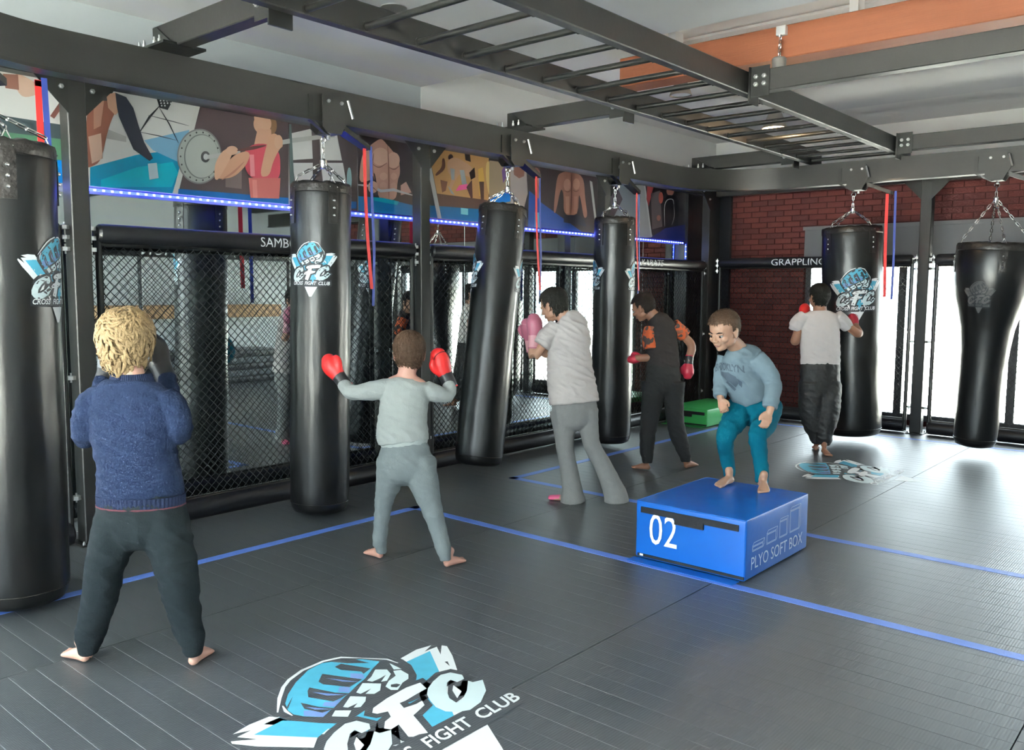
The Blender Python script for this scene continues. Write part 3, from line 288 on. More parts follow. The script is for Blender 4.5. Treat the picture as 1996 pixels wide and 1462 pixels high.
POSTERS=[["poster","wall print of an arm and a blue gym floor, left of the first post",0.3,2.32,[0.72,0.7,0.66],[[[0.05,0.07,0.08],[[1.679,2.65],[1.954,2.613],[2.352,2.608],[2.348,2.509],[1.949,2.508],[1.672,2.51]]],[[0.08,0.2,0.12],[[1.672,2.52],[1.95,2.519],[2.349,2.52],[2.343,2.386],[1.941,2.34],[1.661,2.308]]],[[0.0,0.16,0.5],[[1.661,2.308],[2.143,2.385],[2.343,2.392],[2.335,2.208],[1.936,2.224],[1.658,2.248]]],[[0.62,0.42,0.32],[[2.045,2.878],[2.094,2.866],[2.193,2.821],[2.175,2.77],[2.088,2.734],[2.05,2.775]]],[[0.25,0.12,0.09],[[1.98,2.856],[2.064,2.866],[2.065,2.777],[1.991,2.775]]],[[0.15,0.06,0.05],[[2.328,2.796],[2.355,2.784],[2.258,2.638],[2.235,2.651]]]]],["poster","long wall print of a lunging athlete and a woman in pink lifting a barbell",2.32,3.968,[0.66,0.64,0.61],[[[0.0,0.22,0.38],[[2.464,2.366],[2.772,2.482],[3.058,2.553],[3.088,2.471],[3.008,2.238],[2.458,2.224]]],[[0.0,0.38,0.5],[[2.529,2.294],[2.769,2.4],[3.022,2.464],[3.059,2.395],[3.01,2.293],[2.527,2.248]]],[[0.18,0.36,0.52],[[2.824,2.583],[3.162,2.701],[3.062,2.468],[2.884,2.525]]],[[0.24,0.09,0.06],[[2.459,2.802],[2.597,2.848],[2.663,2.768],[2.626,2.716],[2.588,2.62],[2.533,2.408],[2.464,2.366],[2.441,2.364]]],[[0.42,0.22,0.16],[[2.503,2.787],[2.573,2.821],[2.542,2.636],[2.496,2.607]]],[[0.55,0.36,0.28],[[2.46,2.557],[2.541,2.59],[2.546,2.432],[2.476,2.39]]],[[0.02,0.02,0.025],[[2.419,2.905],[2.645,2.89],[2.595,2.802],[2.447,2.778]]],[[0.55,0.32,0.22],[[2.585,2.84],[2.643,2.861],[2.687,2.772],[2.638,2.718],[2.593,2.757]]],[[0.02,0.022,0.035],[[2.643,2.861],[2.713,2.845],[2.759,2.783],[2.791,2.672],[2.824,2.571],[2.882,2.472],[2.857,2.451],[2.749,2.514],[2.705,2.613],[2.661,2.71],[2.651,2.766]]],[[0.5,0.6,0.65],[[2.844,2.432],[2.907,2.445],[2.916,2.344],[2.852,2.326]]],[[0.03,0.03,0.035],[[2.798,2.63],[2.874,2.738],[2.941,2.822],[2.937,2.825],[2.861,2.746],[2.793,2.633]]],[[0.03,0.03,0.035],[[2.937,2.811],[3.001,2.712],[3.065,2.596],[3.068,2.597],[3.009,2.717],[2.94,2.813]]],[[0.04,0.04,0.045],[[2.801,2.631],[2.925,2.622],[3.053,2.612],[3.054,2.614],[2.927,2.629],[2.802,2.634]]],[[0.1,0.1,0.1],[[2.855,2.75],[3.005,2.735],[3.149,2.722],[3.15,2.725],[3.007,2.742],[2.856,2.753]]],[[0.03,0.03,0.035],[[2.919,2.874],[3.037,2.881],[2.996,2.807],[2.939,2.812]]],[[0.4,0.38,0.36],[[2.588,2.62],[2.704,2.59],[2.702,2.555],[2.574,2.561]]],[[0.7,0.7,0.7],[[2.953,2.862],[2.95,2.856],[2.943,2.855],[2.94,2.859],[2.944,2.865],[2.95,2.866]]],[[0.7,0.7,0.7],[[2.976,2.865],[2.973,2.86],[2.966,2.859],[2.963,2.863],[2.967,2.869],[2.973,2.87]]],[[0.7,0.7,0.7],[[2.999,2.869],[2.996,2.863],[2.989,2.862],[2.986,2.867],[2.99,2.873],[2.996,2.874]]],[[0.7,0.7,0.7],[[3.022,2.873],[3.019,2.867],[3.012,2.866],[3.009,2.871],[3.013,2.877],[3.019,2.878]]],[[0.7,0.7,0.7],[[2.956,2.845],[2.953,2.84],[2.946,2.839],[2.943,2.843],[2.947,2.849],[2.953,2.85]]],[[0.7,0.7,0.7],[[2.979,2.849],[2.976,2.844],[2.969,2.842],[2.966,2.847],[2.97,2.853],[2.976,2.854]]],[[0.7,0.7,0.7],[[3.002,2.853],[2.999,2.847],[2.992,2.846],[2.989,2.851],[2.993,2.857],[2.999,2.858]]],[[0.7,0.7,0.7],[[3.026,2.857],[3.022,2.851],[3.016,2.85],[3.013,2.855],[3.016,2.86],[3.023,2.861]]],[[0.7,0.7,0.7],[[2.959,2.829],[2.956,2.824],[2.95,2.823],[2.947,2.827],[2.95,2.833],[2.956,2.834]]],[[0.7,0.7,0.7],[[2.982,2.833],[2.979,2.827],[2.973,2.826],[2.97,2.831],[2.973,2.837],[2.979,2.838]]],[[0.64,0.62,0.58],[[3.206,2.885],[3.238,2.884],[3.047,2.235],[3.008,2.238]]],[[0.07,0.05,0.055],[[3.238,2.884],[3.962,2.895],[3.947,2.257],[3.047,2.241]]],[[0.0,0.1,0.34],[[3.055,2.285],[3.948,2.298],[3.946,2.23],[3.047,2.235]]],[[0.16,0.12,0.12],[[3.419,2.509],[3.551,2.524],[3.545,2.329],[3.414,2.33]]],[[0.2,0.2,0.2],[[3.39,2.544],[3.386,2.505],[3.375,2.468],[3.357,2.432],[3.335,2.4],[3.307,2.373],[3.277,2.352],[3.244,2.338],[3.211,2.331],[3.178,2.332],[3.147,2.34],[3.119,2.354],[3.095,2.376],[3.075,2.402],[3.061,2.433],[3.053,2.467],[3.051,2.504],[3.055,2.541],[3.066,2.577],[3.082,2.611],[3.103,2.643],[3.129,2.67],[3.159,2.691],[3.19,2.706],[3.223,2.715],[3.256,2.716],[3.288,2.709],[3.317,2.696],[3.343,2.675],[3.364,2.649],[3.379,2.617],[3.388,2.582]]],[[0.36,0.38,0.35],[[3.38,2.543],[3.376,2.506],[3.366,2.47],[3.349,2.437],[3.328,2.407],[3.302,2.381],[3.274,2.361],[3.243,2.348],[3.211,2.341],[3.18,2.342],[3.151,2.349],[3.124,2.363],[3.101,2.383],[3.083,2.408],[3.07,2.438],[3.062,2.47],[3.06,2.505],[3.064,2.54],[3.074,2.574],[3.09,2.607],[3.11,2.637],[3.134,2.662],[3.162,2.682],[3.192,2.697],[3.223,2.705],[3.254,2.706],[3.284,2.699],[3.312,2.686],[3.336,2.667],[3.355,2.642],[3.37,2.612],[3.378,2.579]]],[[0.16,0.17,0.16],[[3.365,2.541],[3.361,2.51],[3.353,2.48],[3.339,2.451],[3.322,2.426],[3.301,2.404],[3.277,2.387],[3.252,2.376],[3.226,2.37],[3.2,2.371],[3.176,2.377],[3.154,2.389],[3.135,2.406],[3.12,2.427],[3.109,2.452],[3.103,2.48],[3.101,2.51],[3.105,2.54],[3.113,2.569],[3.126,2.597],[3.142,2.622],[3.163,2.644],[3.185,2.661],[3.21,2.673],[3.236,2.679],[3.261,2.68],[3.286,2.674],[3.309,2.663],[3.328,2.647],[3.344,2.625],[3.356,2.6],[3.363,2.571]]],[[0.4,0.42,0.39],[[3.363,2.541],[3.36,2.511],[3.352,2.482],[3.339,2.455],[3.322,2.43],[3.302,2.409],[3.279,2.393],[3.255,2.382],[3.23,2.377],[3.206,2.377],[3.182,2.383],[3.161,2.395],[3.143,2.411],[3.129,2.432],[3.118,2.456],[3.112,2.482],[3.111,2.511],[3.114,2.54],[3.122,2.568],[3.134,2.595],[3.15,2.619],[3.169,2.639],[3.191,2.656],[3.215,2.667],[3.24,2.674],[3.264,2.674],[3.288,2.669],[3.31,2.658],[3.329,2.642],[3.344,2.622],[3.355,2.597],[3.362,2.57]]],[[0.08,0.08,0.08],[[3.299,2.531],[3.295,2.515],[3.287,2.501],[3.275,2.491],[3.261,2.486],[3.248,2.488],[3.236,2.495],[3.229,2.507],[3.227,2.522],[3.23,2.538],[3.238,2.551],[3.25,2.562],[3.264,2.566],[3.277,2.565],[3.289,2.558],[3.296,2.546]]],[[0.5,0.5,0.5],[[3.285,2.529],[3.282,2.517],[3.274,2.508],[3.265,2.504],[3.255,2.506],[3.248,2.513],[3.246,2.524],[3.249,2.536],[3.256,2.545],[3.266,2.549],[3.276,2.547],[3.282,2.54]]],[[0.05,0.05,0.05],[[3.372,2.542],[3.368,2.535],[3.361,2.534],[3.358,2.54],[3.361,2.547],[3.368,2.548]]],[[0.05,0.05,0.05],[[3.361,2.483],[3.357,2.476],[3.35,2.475],[3.347,2.481],[3.351,2.488],[3.358,2.489]]],[[0.05,0.05,0.05],[[3.333,2.429],[3.33,2.422],[3.323,2.421],[3.319,2.427],[3.323,2.434],[3.33,2.435]]],[[0.05,0.05,0.05],[[3.293,2.387],[3.289,2.38],[3.282,2.379],[3.279,2.385],[3.282,2.392],[3.289,2.393]]],[[0.05,0.05,0.05],[[3.244,2.362],[3.24,2.355],[3.234,2.354],[3.23,2.361],[3.234,2.367],[3.241,2.368]]],[[0.05,0.05,0.05],[[3.194,2.357],[3.19,2.35],[3.183,2.35],[3.18,2.356],[3.184,2.362],[3.19,2.363]]],[[0.05,0.05,0.05],[[3.147,2.372],[3.144,2.365],[3.137,2.365],[3.134,2.371],[3.137,2.378],[3.144,2.378]]],[[0.05,0.05,0.05],[[3.111,2.405],[3.107,2.398],[3.101,2.398],[3.097,2.404],[3.101,2.411],[3.108,2.411]]],[[0.05,0.05,0.05],[[3.088,2.452],[3.084,2.445],[3.078,2.445],[3.075,2.451],[3.078,2.457],[3.085,2.458]]],[[0.05,0.05,0.05],[[3.081,2.507],[3.078,2.5],[3.071,2.5],[3.068,2.506],[3.072,2.512],[3.078,2.513]]],[[0.05,0.05,0.05],[[3.092,2.564],[3.088,2.558],[3.082,2.557],[3.079,2.563],[3.082,2.569],[3.089,2.57]]],[[0.05,0.05,0.05],[[3.118,2.617],[3.114,2.61],[3.108,2.609],[3.105,2.615],[3.108,2.622],[3.115,2.623]]],[[0.05,0.05,0.05],[[3.157,2.659],[3.153,2.652],[3.146,2.651],[3.143,2.657],[3.147,2.664],[3.154,2.665]]],[[0.05,0.05,0.05],[[3.204,2.685],[3.201,2.678],[3.194,2.677],[3.191,2.683],[3.194,2.69],[3.201,2.691]]],[[0.05,0.05,0.05],[[3.254,2.692],[3.251,2.685],[3.244,2.684],[3.241,2.69],[3.244,2.697],[3.251,2.698]]],[[0.05,0.05,0.05],[[3.302,2.678],[3.298,2.671],[3.291,2.671],[3.288,2.677],[3.292,2.684],[3.298,2.684]]],[[0.05,0.05,0.05],[[3.34,2.646],[3.336,2.639],[3.329,2.638],[3.326,2.644],[3.33,2.651],[3.337,2.652]]],[[0.05,0.05,0.05],[[3.364,2.599],[3.361,2.592],[3.354,2.591],[3.35,2.597],[3.354,2.604],[3.361,2.605]]],[[0.45,0.45,0.44],[[3.279,2.541],[3.538,2.607],[3.537,2.581],[3.279,2.512]]],[[0.46,0.45,0.43],[[3.798,2.698],[4.024,2.762],[4.402,2.848],[4.402,2.817],[4.023,2.725],[3.797,2.665]]],[[0.25,0.14,0.08],[[3.853,2.825],[3.849,2.799],[3.837,2.775],[3.82,2.754],[3.799,2.74],[3.776,2.732],[3.753,2.733],[3.732,2.742],[3.716,2.758],[3.707,2.779],[3.704,2.804],[3.708,2.829],[3.719,2.854],[3.736,2.874],[3.757,2.889],[3.78,2.896],[3.803,2.896],[3.823,2.887],[3.84,2.872],[3.85,2.85]]],[[0.6,0.36,0.25],[[3.805,2.832],[3.8,2.808],[3.789,2.787],[3.771,2.768],[3.749,2.755],[3.725,2.748],[3.701,2.748],[3.68,2.755],[3.664,2.769],[3.654,2.787],[3.651,2.809],[3.655,2.832],[3.666,2.853],[3.684,2.872],[3.705,2.885],[3.729,2.892],[3.753,2.892],[3.774,2.886],[3.791,2.872],[3.801,2.853]]],[[0.6,0.36,0.25],[[3.657,2.862],[3.687,2.879],[3.708,2.804],[3.663,2.798]]],[[0.58,0.33,0.23],[[3.685,2.781],[3.8,2.791],[3.805,2.673],[3.651,2.653]]],[[0.5,0.07,0.1],[[3.552,2.589],[3.644,2.665],[3.767,2.681],[3.876,2.642],[3.874,2.44],[3.791,2.419],[3.592,2.412]]],[[0.7,0.25,0.28],[[3.612,2.583],[3.649,2.588],[3.653,2.431],[3.615,2.427]]],[[0.48,0.13,0.12],[[3.599,2.413],[3.874,2.44],[3.859,2.284],[3.611,2.27]]],[[0.6,0.22,0.2],[[3.629,2.403],[3.667,2.406],[3.671,2.275],[3.633,2.272]]],[[0.55,0.3,0.2],[[3.59,2.608],[3.493,2.571],[3.41,2.49],[3.336,2.41],[3.354,2.377],[3.483,2.407],[3.58,2.499],[3.619,2.582]]],[[0.6,0.35,0.24],[[3.352,2.372],[3.409,2.462],[3.457,2.542],[3.483,2.603],[3.462,2.62],[3.385,2.578],[3.328,2.482],[3.322,2.376]]],[[0.6,0.36,0.26],[[3.517,2.6],[3.512,2.585],[3.498,2.572],[3.478,2.563],[3.456,2.56],[3.436,2.564],[3.423,2.574],[3.419,2.588],[3.424,2.603],[3.438,2.616],[3.458,2.625],[3.48,2.628],[3.499,2.624],[3.513,2.614]]],[[0.42,0.2,0.14],[[3.563,2.528],[3.469,2.445],[3.378,2.38],[3.381,2.375],[3.481,2.432],[3.568,2.524]]],[[0.58,0.33,0.22],[[3.691,2.428],[3.734,2.598],[3.784,2.749],[3.847,2.771],[3.909,2.686],[3.868,2.654],[3.81,2.554],[3.776,2.444]]],[[0.1,0.04,0.04],[[3.509,2.594],[3.63,2.617],[3.752,2.661],[3.75,2.671],[3.625,2.644],[3.508,2.604]]],[[0.6,0.36,0.25],[[3.9,2.712],[3.894,2.684],[3.879,2.663],[3.86,2.653],[3.841,2.658],[3.828,2.676],[3.823,2.702],[3.829,2.729],[3.843,2.75],[3.863,2.76],[3.881,2.756],[3.895,2.738]]]]],["poster","wall print of gym windows and the end of a barbell behind the second bag",3.968,4.63,[0.06,0.045,0.05],[[[0.68,0.66,0.64],[[3.992,2.791],[4.176,2.851],[4.185,2.622],[3.995,2.589]]],[[0.68,0.66,0.64],[[4.253,2.842],[4.42,2.858],[4.471,2.641],[4.261,2.619]]],[[0.62,0.6,0.6],[[3.995,2.568],[4.184,2.59],[4.181,2.441],[4.016,2.424]]],[[0.62,0.6,0.6],[[4.26,2.598],[4.479,2.623],[4.531,2.376],[4.288,2.383]]],[[0.46,0.45,0.43],[[3.958,2.746],[4.402,2.848],[4.402,2.817],[3.957,2.709]]],[[0.1,0.14,0.14],[[3.961,2.854],[3.99,2.859],[4.013,2.276],[3.967,2.272]]],[[0.25,0.4,0.42],[[4.568,2.496],[4.565,2.456],[4.559,2.423],[4.55,2.4],[4.54,2.391],[4.53,2.398],[4.522,2.419],[4.517,2.452],[4.516,2.49],[4.518,2.529],[4.524,2.563],[4.533,2.586],[4.543,2.594],[4.553,2.588],[4.561,2.567],[4.566,2.534]]],[[0.0,0.1,0.3],[[3.883,2.279],[4.614,2.324],[4.613,2.266],[3.882,2.225]]]]],["poster","wall print of a bare-chested man curling a bent bar, above the blue strip light",4.63,5.25,[0.03,0.022,0.028],[[[0.5,0.28,0.22],[[4.657,2.621],[4.687,2.727],[4.784,2.813],[4.882,2.873],[4.932,2.847],[5.083,2.73],[5.102,2.61],[5.064,2.529],[5.055,2.368],[4.856,2.352],[4.834,2.492],[4.81,2.594],[4.78,2.517],[4.645,2.474]]],[[0.62,0.38,0.3],[[4.973,2.732],[4.965,2.702],[4.944,2.675],[4.912,2.656],[4.876,2.646],[4.839,2.647],[4.809,2.66],[4.789,2.682],[4.782,2.709],[4.79,2.739],[4.81,2.765],[4.841,2.785],[4.877,2.795],[4.914,2.794],[4.945,2.782],[4.966,2.76]]],[[0.62,0.38,0.3],[[5.095,2.716],[5.089,2.689],[5.073,2.665],[5.049,2.647],[5.02,2.639],[4.992,2.641],[4.969,2.653],[4.953,2.674],[4.948,2.699],[4.954,2.726],[4.97,2.749],[4.994,2.767],[5.022,2.776],[5.05,2.774],[5.074,2.762],[5.09,2.742]]],[[0.25,0.12,0.1],[[4.78,2.648],[4.86,2.615],[4.952,2.675],[4.948,2.678],[4.859,2.628],[4.783,2.652]]],[[0.25,0.12,0.1],[[4.968,2.639],[5.032,2.619],[5.094,2.668],[5.091,2.671],[5.029,2.631],[4.971,2.643]]],[[0.28,0.13,0.1],[[4.955,2.835],[4.961,2.61],[4.964,2.368],[4.97,2.368],[4.977,2.612],[4.96,2.836]]],[[0.58,0.34,0.27],[[4.953,2.564],[4.947,2.547],[4.93,2.533],[4.908,2.526],[4.886,2.528],[4.87,2.539],[4.865,2.555],[4.871,2.572],[4.887,2.586],[4.909,2.592],[4.931,2.59],[4.947,2.58]]],[[0.58,0.34,0.27],[[5.061,2.575],[5.056,2.559],[5.042,2.547],[5.023,2.541],[5.005,2.543],[4.992,2.553],[4.987,2.567],[4.992,2.583],[5.006,2.596],[5.024,2.602],[5.042,2.599],[5.056,2.59]]],[[0.55,0.32,0.25],[[4.952,2.481],[4.946,2.462],[4.929,2.447],[4.907,2.44],[4.885,2.443],[4.869,2.455],[4.864,2.472],[4.87,2.491],[4.886,2.506],[4.908,2.513],[4.93,2.51],[4.946,2.498]]],[[0.55,0.32,0.25],[[5.056,2.49],[5.051,2.473],[5.037,2.459],[5.018,2.453],[5.0,2.456],[4.987,2.467],[4.982,2.483],[4.987,2.501],[5.001,2.514],[5.019,2.52],[5.038,2.518],[5.051,2.507]]],[[0.3,0.15,0.12],[[4.799,2.741],[4.773,2.619],[4.806,2.519],[4.812,2.52],[4.79,2.622],[4.805,2.741]]],[[0.03,0.02,0.02],[[4.902,2.88],[5.023,2.889],[5.104,2.763],[5.042,2.771],[4.942,2.833]]],[[0.5,0.3,0.26],[[5.101,2.502],[5.164,2.539],[5.227,2.452],[5.101,2.418]]],[[0.45,0.45,0.48],[[4.597,2.458],[4.775,2.453],[4.874,2.421],[5.016,2.444],[5.236,2.425],[5.239,2.434],[5.021,2.469],[4.88,2.445],[4.783,2.476],[4.599,2.466]]],[[0.55,0.33,0.26],[[4.844,2.463],[4.838,2.44],[4.823,2.421],[4.8,2.41],[4.776,2.407],[4.754,2.415],[4.74,2.431],[4.735,2.453],[4.74,2.475],[4.755,2.494],[4.777,2.506],[4.802,2.508],[4.824,2.501],[4.839,2.485]]],[[0.2,0.1,0.08],[[4.749,2.468],[4.795,2.447],[4.836,2.424],[4.839,2.426],[4.802,2.455],[4.751,2.471]]],[[0.0,0.14,0.36],[[4.615,2.369],[4.896,2.377],[5.237,2.343],[5.236,2.195],[4.613,2.214]]],[[0.0,0.3,0.42],[[4.778,2.375],[4.896,2.377],[5.079,2.362],[5.058,2.33],[4.797,2.347]]]]],["poster","wall print of runners with grey socks and pink shoes on an orange gym floor",5.25,6.24,[0.55,0.3,0.12],[[[0.04,0.04,0.04],[[5.392,2.813],[5.447,2.804],[5.557,2.417],[5.546,2.335],[5.389,2.339]]],[[0.3,0.6,0.62],[[5.4,2.372],[5.456,2.36],[5.455,2.2],[5.399,2.213]]],[[0.1,0.05,0.04],[[5.535,2.471],[6.367,2.466],[6.367,2.344],[5.557,2.352]]],[[0.0,0.14,0.36],[[5.4,2.356],[6.367,2.379],[6.368,2.17],[5.399,2.197]]],[[0.25,0.7,0.8],[[5.85,2.366],[5.947,2.365],[5.947,2.306],[5.85,2.308]]],[[0.15,0.06,0.04],[[5.604,2.791],[5.639,2.795],[5.65,2.7],[5.535,2.623],[5.513,2.637],[5.604,2.711]]],[[0.06,0.03,0.03],[[5.748,2.816],[5.746,2.807],[5.742,2.798],[5.734,2.791],[5.725,2.786],[5.715,2.783],[5.705,2.783],[5.696,2.786],[5.689,2.792],[5.684,2.799],[5.682,2.808],[5.684,2.817],[5.689,2.826],[5.696,2.833],[5.705,2.839],[5.715,2.841],[5.725,2.841],[5.734,2.838],[5.742,2.832],[5.746,2.825]]],[[0.55,0.32,0.2],[[5.673,2.783],[5.778,2.828],[5.983,2.769],[6.033,2.708],[5.983,2.652],[5.838,2.687],[5.766,2.598],[5.719,2.512],[5.684,2.525],[5.731,2.627],[5.673,2.686]]],[[0.03,0.02,0.02],[[5.898,2.875],[5.971,2.867],[5.983,2.802],[5.91,2.81]]],[[0.38,0.4,0.42],[[5.708,2.714],[5.767,2.712],[5.762,2.614],[5.724,2.61]]],[[0.42,0.44,0.46],[[5.833,2.711],[5.891,2.717],[5.93,2.589],[5.862,2.582]]],[[0.85,0.12,0.35],[[5.826,2.571],[5.939,2.595],[5.93,2.544],[5.778,2.514]]],[[0.35,0.38,0.4],[[5.673,2.556],[5.731,2.513],[5.766,2.475],[5.719,2.487]]],[[0.04,0.02,0.02],[[5.959,2.7],[6.032,2.758],[6.045,2.667],[5.983,2.636]]],[[0.08,0.03,0.03],[[5.922,2.563],[5.996,2.637],[6.008,2.471],[5.984,2.46]]],[[0.2,0.08,0.05],[[5.581,2.596],[5.673,2.589],[5.649,2.505],[5.603,2.485]]],[[0.7,0.42,0.1],[[6.082,2.746],[6.145,2.77],[6.171,2.654],[6.134,2.498],[6.096,2.495]]],[[0.7,0.5,0.2],[[6.196,2.843],[6.286,2.82],[6.378,2.657],[6.353,2.517],[6.236,2.49],[6.184,2.689]]],[[0.1,0.05,0.04],[[6.095,2.63],[6.163,2.637],[6.164,2.466],[6.121,2.463]]],[[0.6,0.6,0.6],[[5.385,2.805],[5.438,2.803],[5.607,2.202],[5.557,2.199]]]]],["poster","wall print of a blue shoe and a pale torso, behind the third bag",6.24,7.03,[0.04,0.03,0.035],[[[0.4,0.3,0.2],[[6.235,2.846],[6.552,2.855],[6.556,2.447],[6.237,2.422]]],[[0.0,0.2,0.7],[[6.257,2.472],[6.383,2.545],[6.554,2.588],[6.555,2.482],[6.278,2.426]]],[[0.2,0.1,0.3],[[6.424,2.771],[6.466,2.817],[6.488,2.708],[6.446,2.648]]],[[0.5,0.42,0.4],[[6.552,2.813],[6.797,2.854],[6.823,2.583],[6.734,2.346],[6.556,2.447]]],[[0.28,0.13,0.1],[[6.596,2.817],[6.774,2.851],[6.764,2.75],[6.686,2.721],[6.608,2.748]]],[[0.3,0.13,0.11],[[6.923,2.86],[6.993,2.854],[7.041,2.778],[7.104,2.578],[7.129,2.477],[7.034,2.455],[6.938,2.593]]],[[0.45,0.22,0.18],[[6.958,2.828],[7.005,2.804],[7.08,2.562],[7.033,2.558]]],[[0.01,0.06,0.3],[[6.827,2.207],[6.845,2.614],[7.154,2.479],[7.852,2.224],[7.432,2.179]]],[[0.1,0.4,0.6],[[6.941,2.404],[7.131,2.403],[7.254,2.336],[7.293,2.218],[6.943,2.228]]],[[0.25,0.3,0.45],[[7.034,2.484],[7.117,2.476],[7.143,2.374],[7.059,2.383]]]]],["poster","wall print of a shirtless man standing with arms down on a dark ground",7.03,8.12,[0.035,0.022,0.028],[[[0.01,0.06,0.3],[[7.033,2.514],[7.852,2.216],[7.457,2.188],[7.038,2.219]]],[[0.36,0.17,0.13],[[7.252,2.426],[7.273,2.623],[7.314,2.821],[7.406,2.858],[7.52,2.885],[7.624,2.869],[7.716,2.863],[7.789,2.808],[7.815,2.608],[7.868,2.423],[7.793,2.394],[7.735,2.601],[7.694,2.66],[7.686,2.423],[7.428,2.405],[7.423,2.636],[7.372,2.692],[7.289,2.414]]],[[0.52,0.28,0.22],[[7.551,2.739],[7.547,2.714],[7.533,2.692],[7.511,2.676],[7.486,2.669],[7.46,2.671],[7.439,2.683],[7.424,2.703],[7.419,2.726],[7.423,2.751],[7.437,2.773],[7.458,2.789],[7.483,2.796],[7.509,2.794],[7.531,2.782],[7.546,2.763]]],[[0.5,0.27,0.2],[[7.71,2.762],[7.706,2.738],[7.693,2.716],[7.672,2.701],[7.648,2.694],[7.624,2.697],[7.604,2.708],[7.59,2.727],[7.585,2.75],[7.589,2.774],[7.602,2.795],[7.622,2.81],[7.646,2.817],[7.67,2.815],[7.691,2.804],[7.705,2.785]]],[[0.16,0.06,0.05],[[7.555,2.861],[7.552,2.647],[7.551,2.414],[7.56,2.414],[7.575,2.649],[7.563,2.862]]],[[0.2,0.08,0.06],[[7.421,2.664],[7.5,2.649],[7.565,2.685],[7.561,2.688],[7.498,2.661],[7.424,2.668]]],[[0.2,0.08,0.06],[[7.579,2.686],[7.641,2.664],[7.708,2.698],[7.704,2.701],[7.641,2.677],[7.583,2.69]]],[[0.48,0.26,0.2],[[7.454,2.608],[7.525,2.614],[7.524,2.43],[7.468,2.426]]],[[0.44,0.22,0.17],[[7.603,2.621],[7.668,2.626],[7.665,2.44],[7.602,2.436]]],[[0.02,0.02,0.04],[[7.427,2.408],[7.699,2.427],[7.794,2.386],[7.849,2.311],[7.429,2.332]]],[[0.55,0.55,0.55],[[7.891,2.818],[7.941,2.807],[8.041,2.371],[8.002,2.368]]]]],["poster","wall print of gymnasts and a man in a black jersey at the far corner",8.12,10.02,[0.03,0.025,0.03],[[[0.25,0.28,0.33],[[8.371,2.833],[8.809,2.858],[9.237,2.27],[8.39,2.228]]],[[0.08,0.06,0.08],[[8.169,2.83],[8.4,2.836],[8.555,2.669],[8.383,2.458],[8.181,2.412]]],[[0.42,0.43,0.46],[[8.794,2.857],[9.022,2.87],[9.197,2.26],[8.918,2.237]]],[[0.6,0.6,0.62],[[9.009,2.869],[9.041,2.872],[9.22,2.266],[9.187,2.259]]],[[0.4,0.06,0.07],[[9.081,2.867],[9.228,2.872],[9.123,2.629],[9.07,2.711]]],[[0.14,0.11,0.12],[[9.166,2.788],[9.381,2.842],[9.451,2.406],[9.216,2.357]]],[[0.45,0.1,0.08],[[9.456,2.761],[9.455,2.739],[9.448,2.719],[9.436,2.702],[9.422,2.691],[9.405,2.686],[9.388,2.688],[9.372,2.697],[9.36,2.711],[9.351,2.73],[9.348,2.752],[9.349,2.774],[9.356,2.794],[9.367,2.81],[9.382,2.821],[9.399,2.826],[9.416,2.824],[9.431,2.816],[9.444,2.801],[9.453,2.782]]],[[0.35,0.15,0.12],[[9.409,2.51],[9.407,2.499],[9.401,2.488],[9.391,2.48],[9.378,2.474],[9.363,2.471],[9.348,2.472],[9.335,2.476],[9.324,2.483],[9.317,2.493],[9.314,2.503],[9.316,2.514],[9.322,2.525],[9.333,2.533],[9.346,2.539],[9.36,2.542],[9.375,2.541],[9.388,2.537],[9.399,2.53],[9.406,2.52]]],[[0.3,0.12,0.1],[[9.714,2.863],[9.71,2.846],[9.698,2.83],[9.678,2.817],[9.653,2.807],[9.625,2.802],[9.597,2.802],[9.571,2.807],[9.551,2.817],[9.537,2.831],[9.532,2.847],[9.536,2.864],[9.548,2.88],[9.567,2.893],[9.592,2.903],[9.62,2.908],[9.648,2.908],[9.674,2.903],[9.695,2.893],[9.709,2.879]]],[[0.01,0.01,0.014],[[9.471,2.744],[9.59,2.808],[9.749,2.812],[9.842,2.757],[9.84,2.411],[9.504,2.391]]],[[0.5,0.5,0.5],[[9.513,2.41],[9.493,2.675],[9.562,2.748],[9.692,2.763],[9.716,2.692],[9.722,2.693],[9.703,2.77],[9.552,2.755],[9.476,2.674],[9.507,2.409]]],[[0.3,0.3,0.3],[[9.68,2.437],[9.75,2.55],[9.721,2.693],[9.716,2.692],[9.736,2.55],[9.675,2.438]]],[[0.01,0.015,0.12],[[9.106,2.229],[9.539,2.393],[10.152,2.485],[10.166,2.224],[9.14,2.196]]]]]]
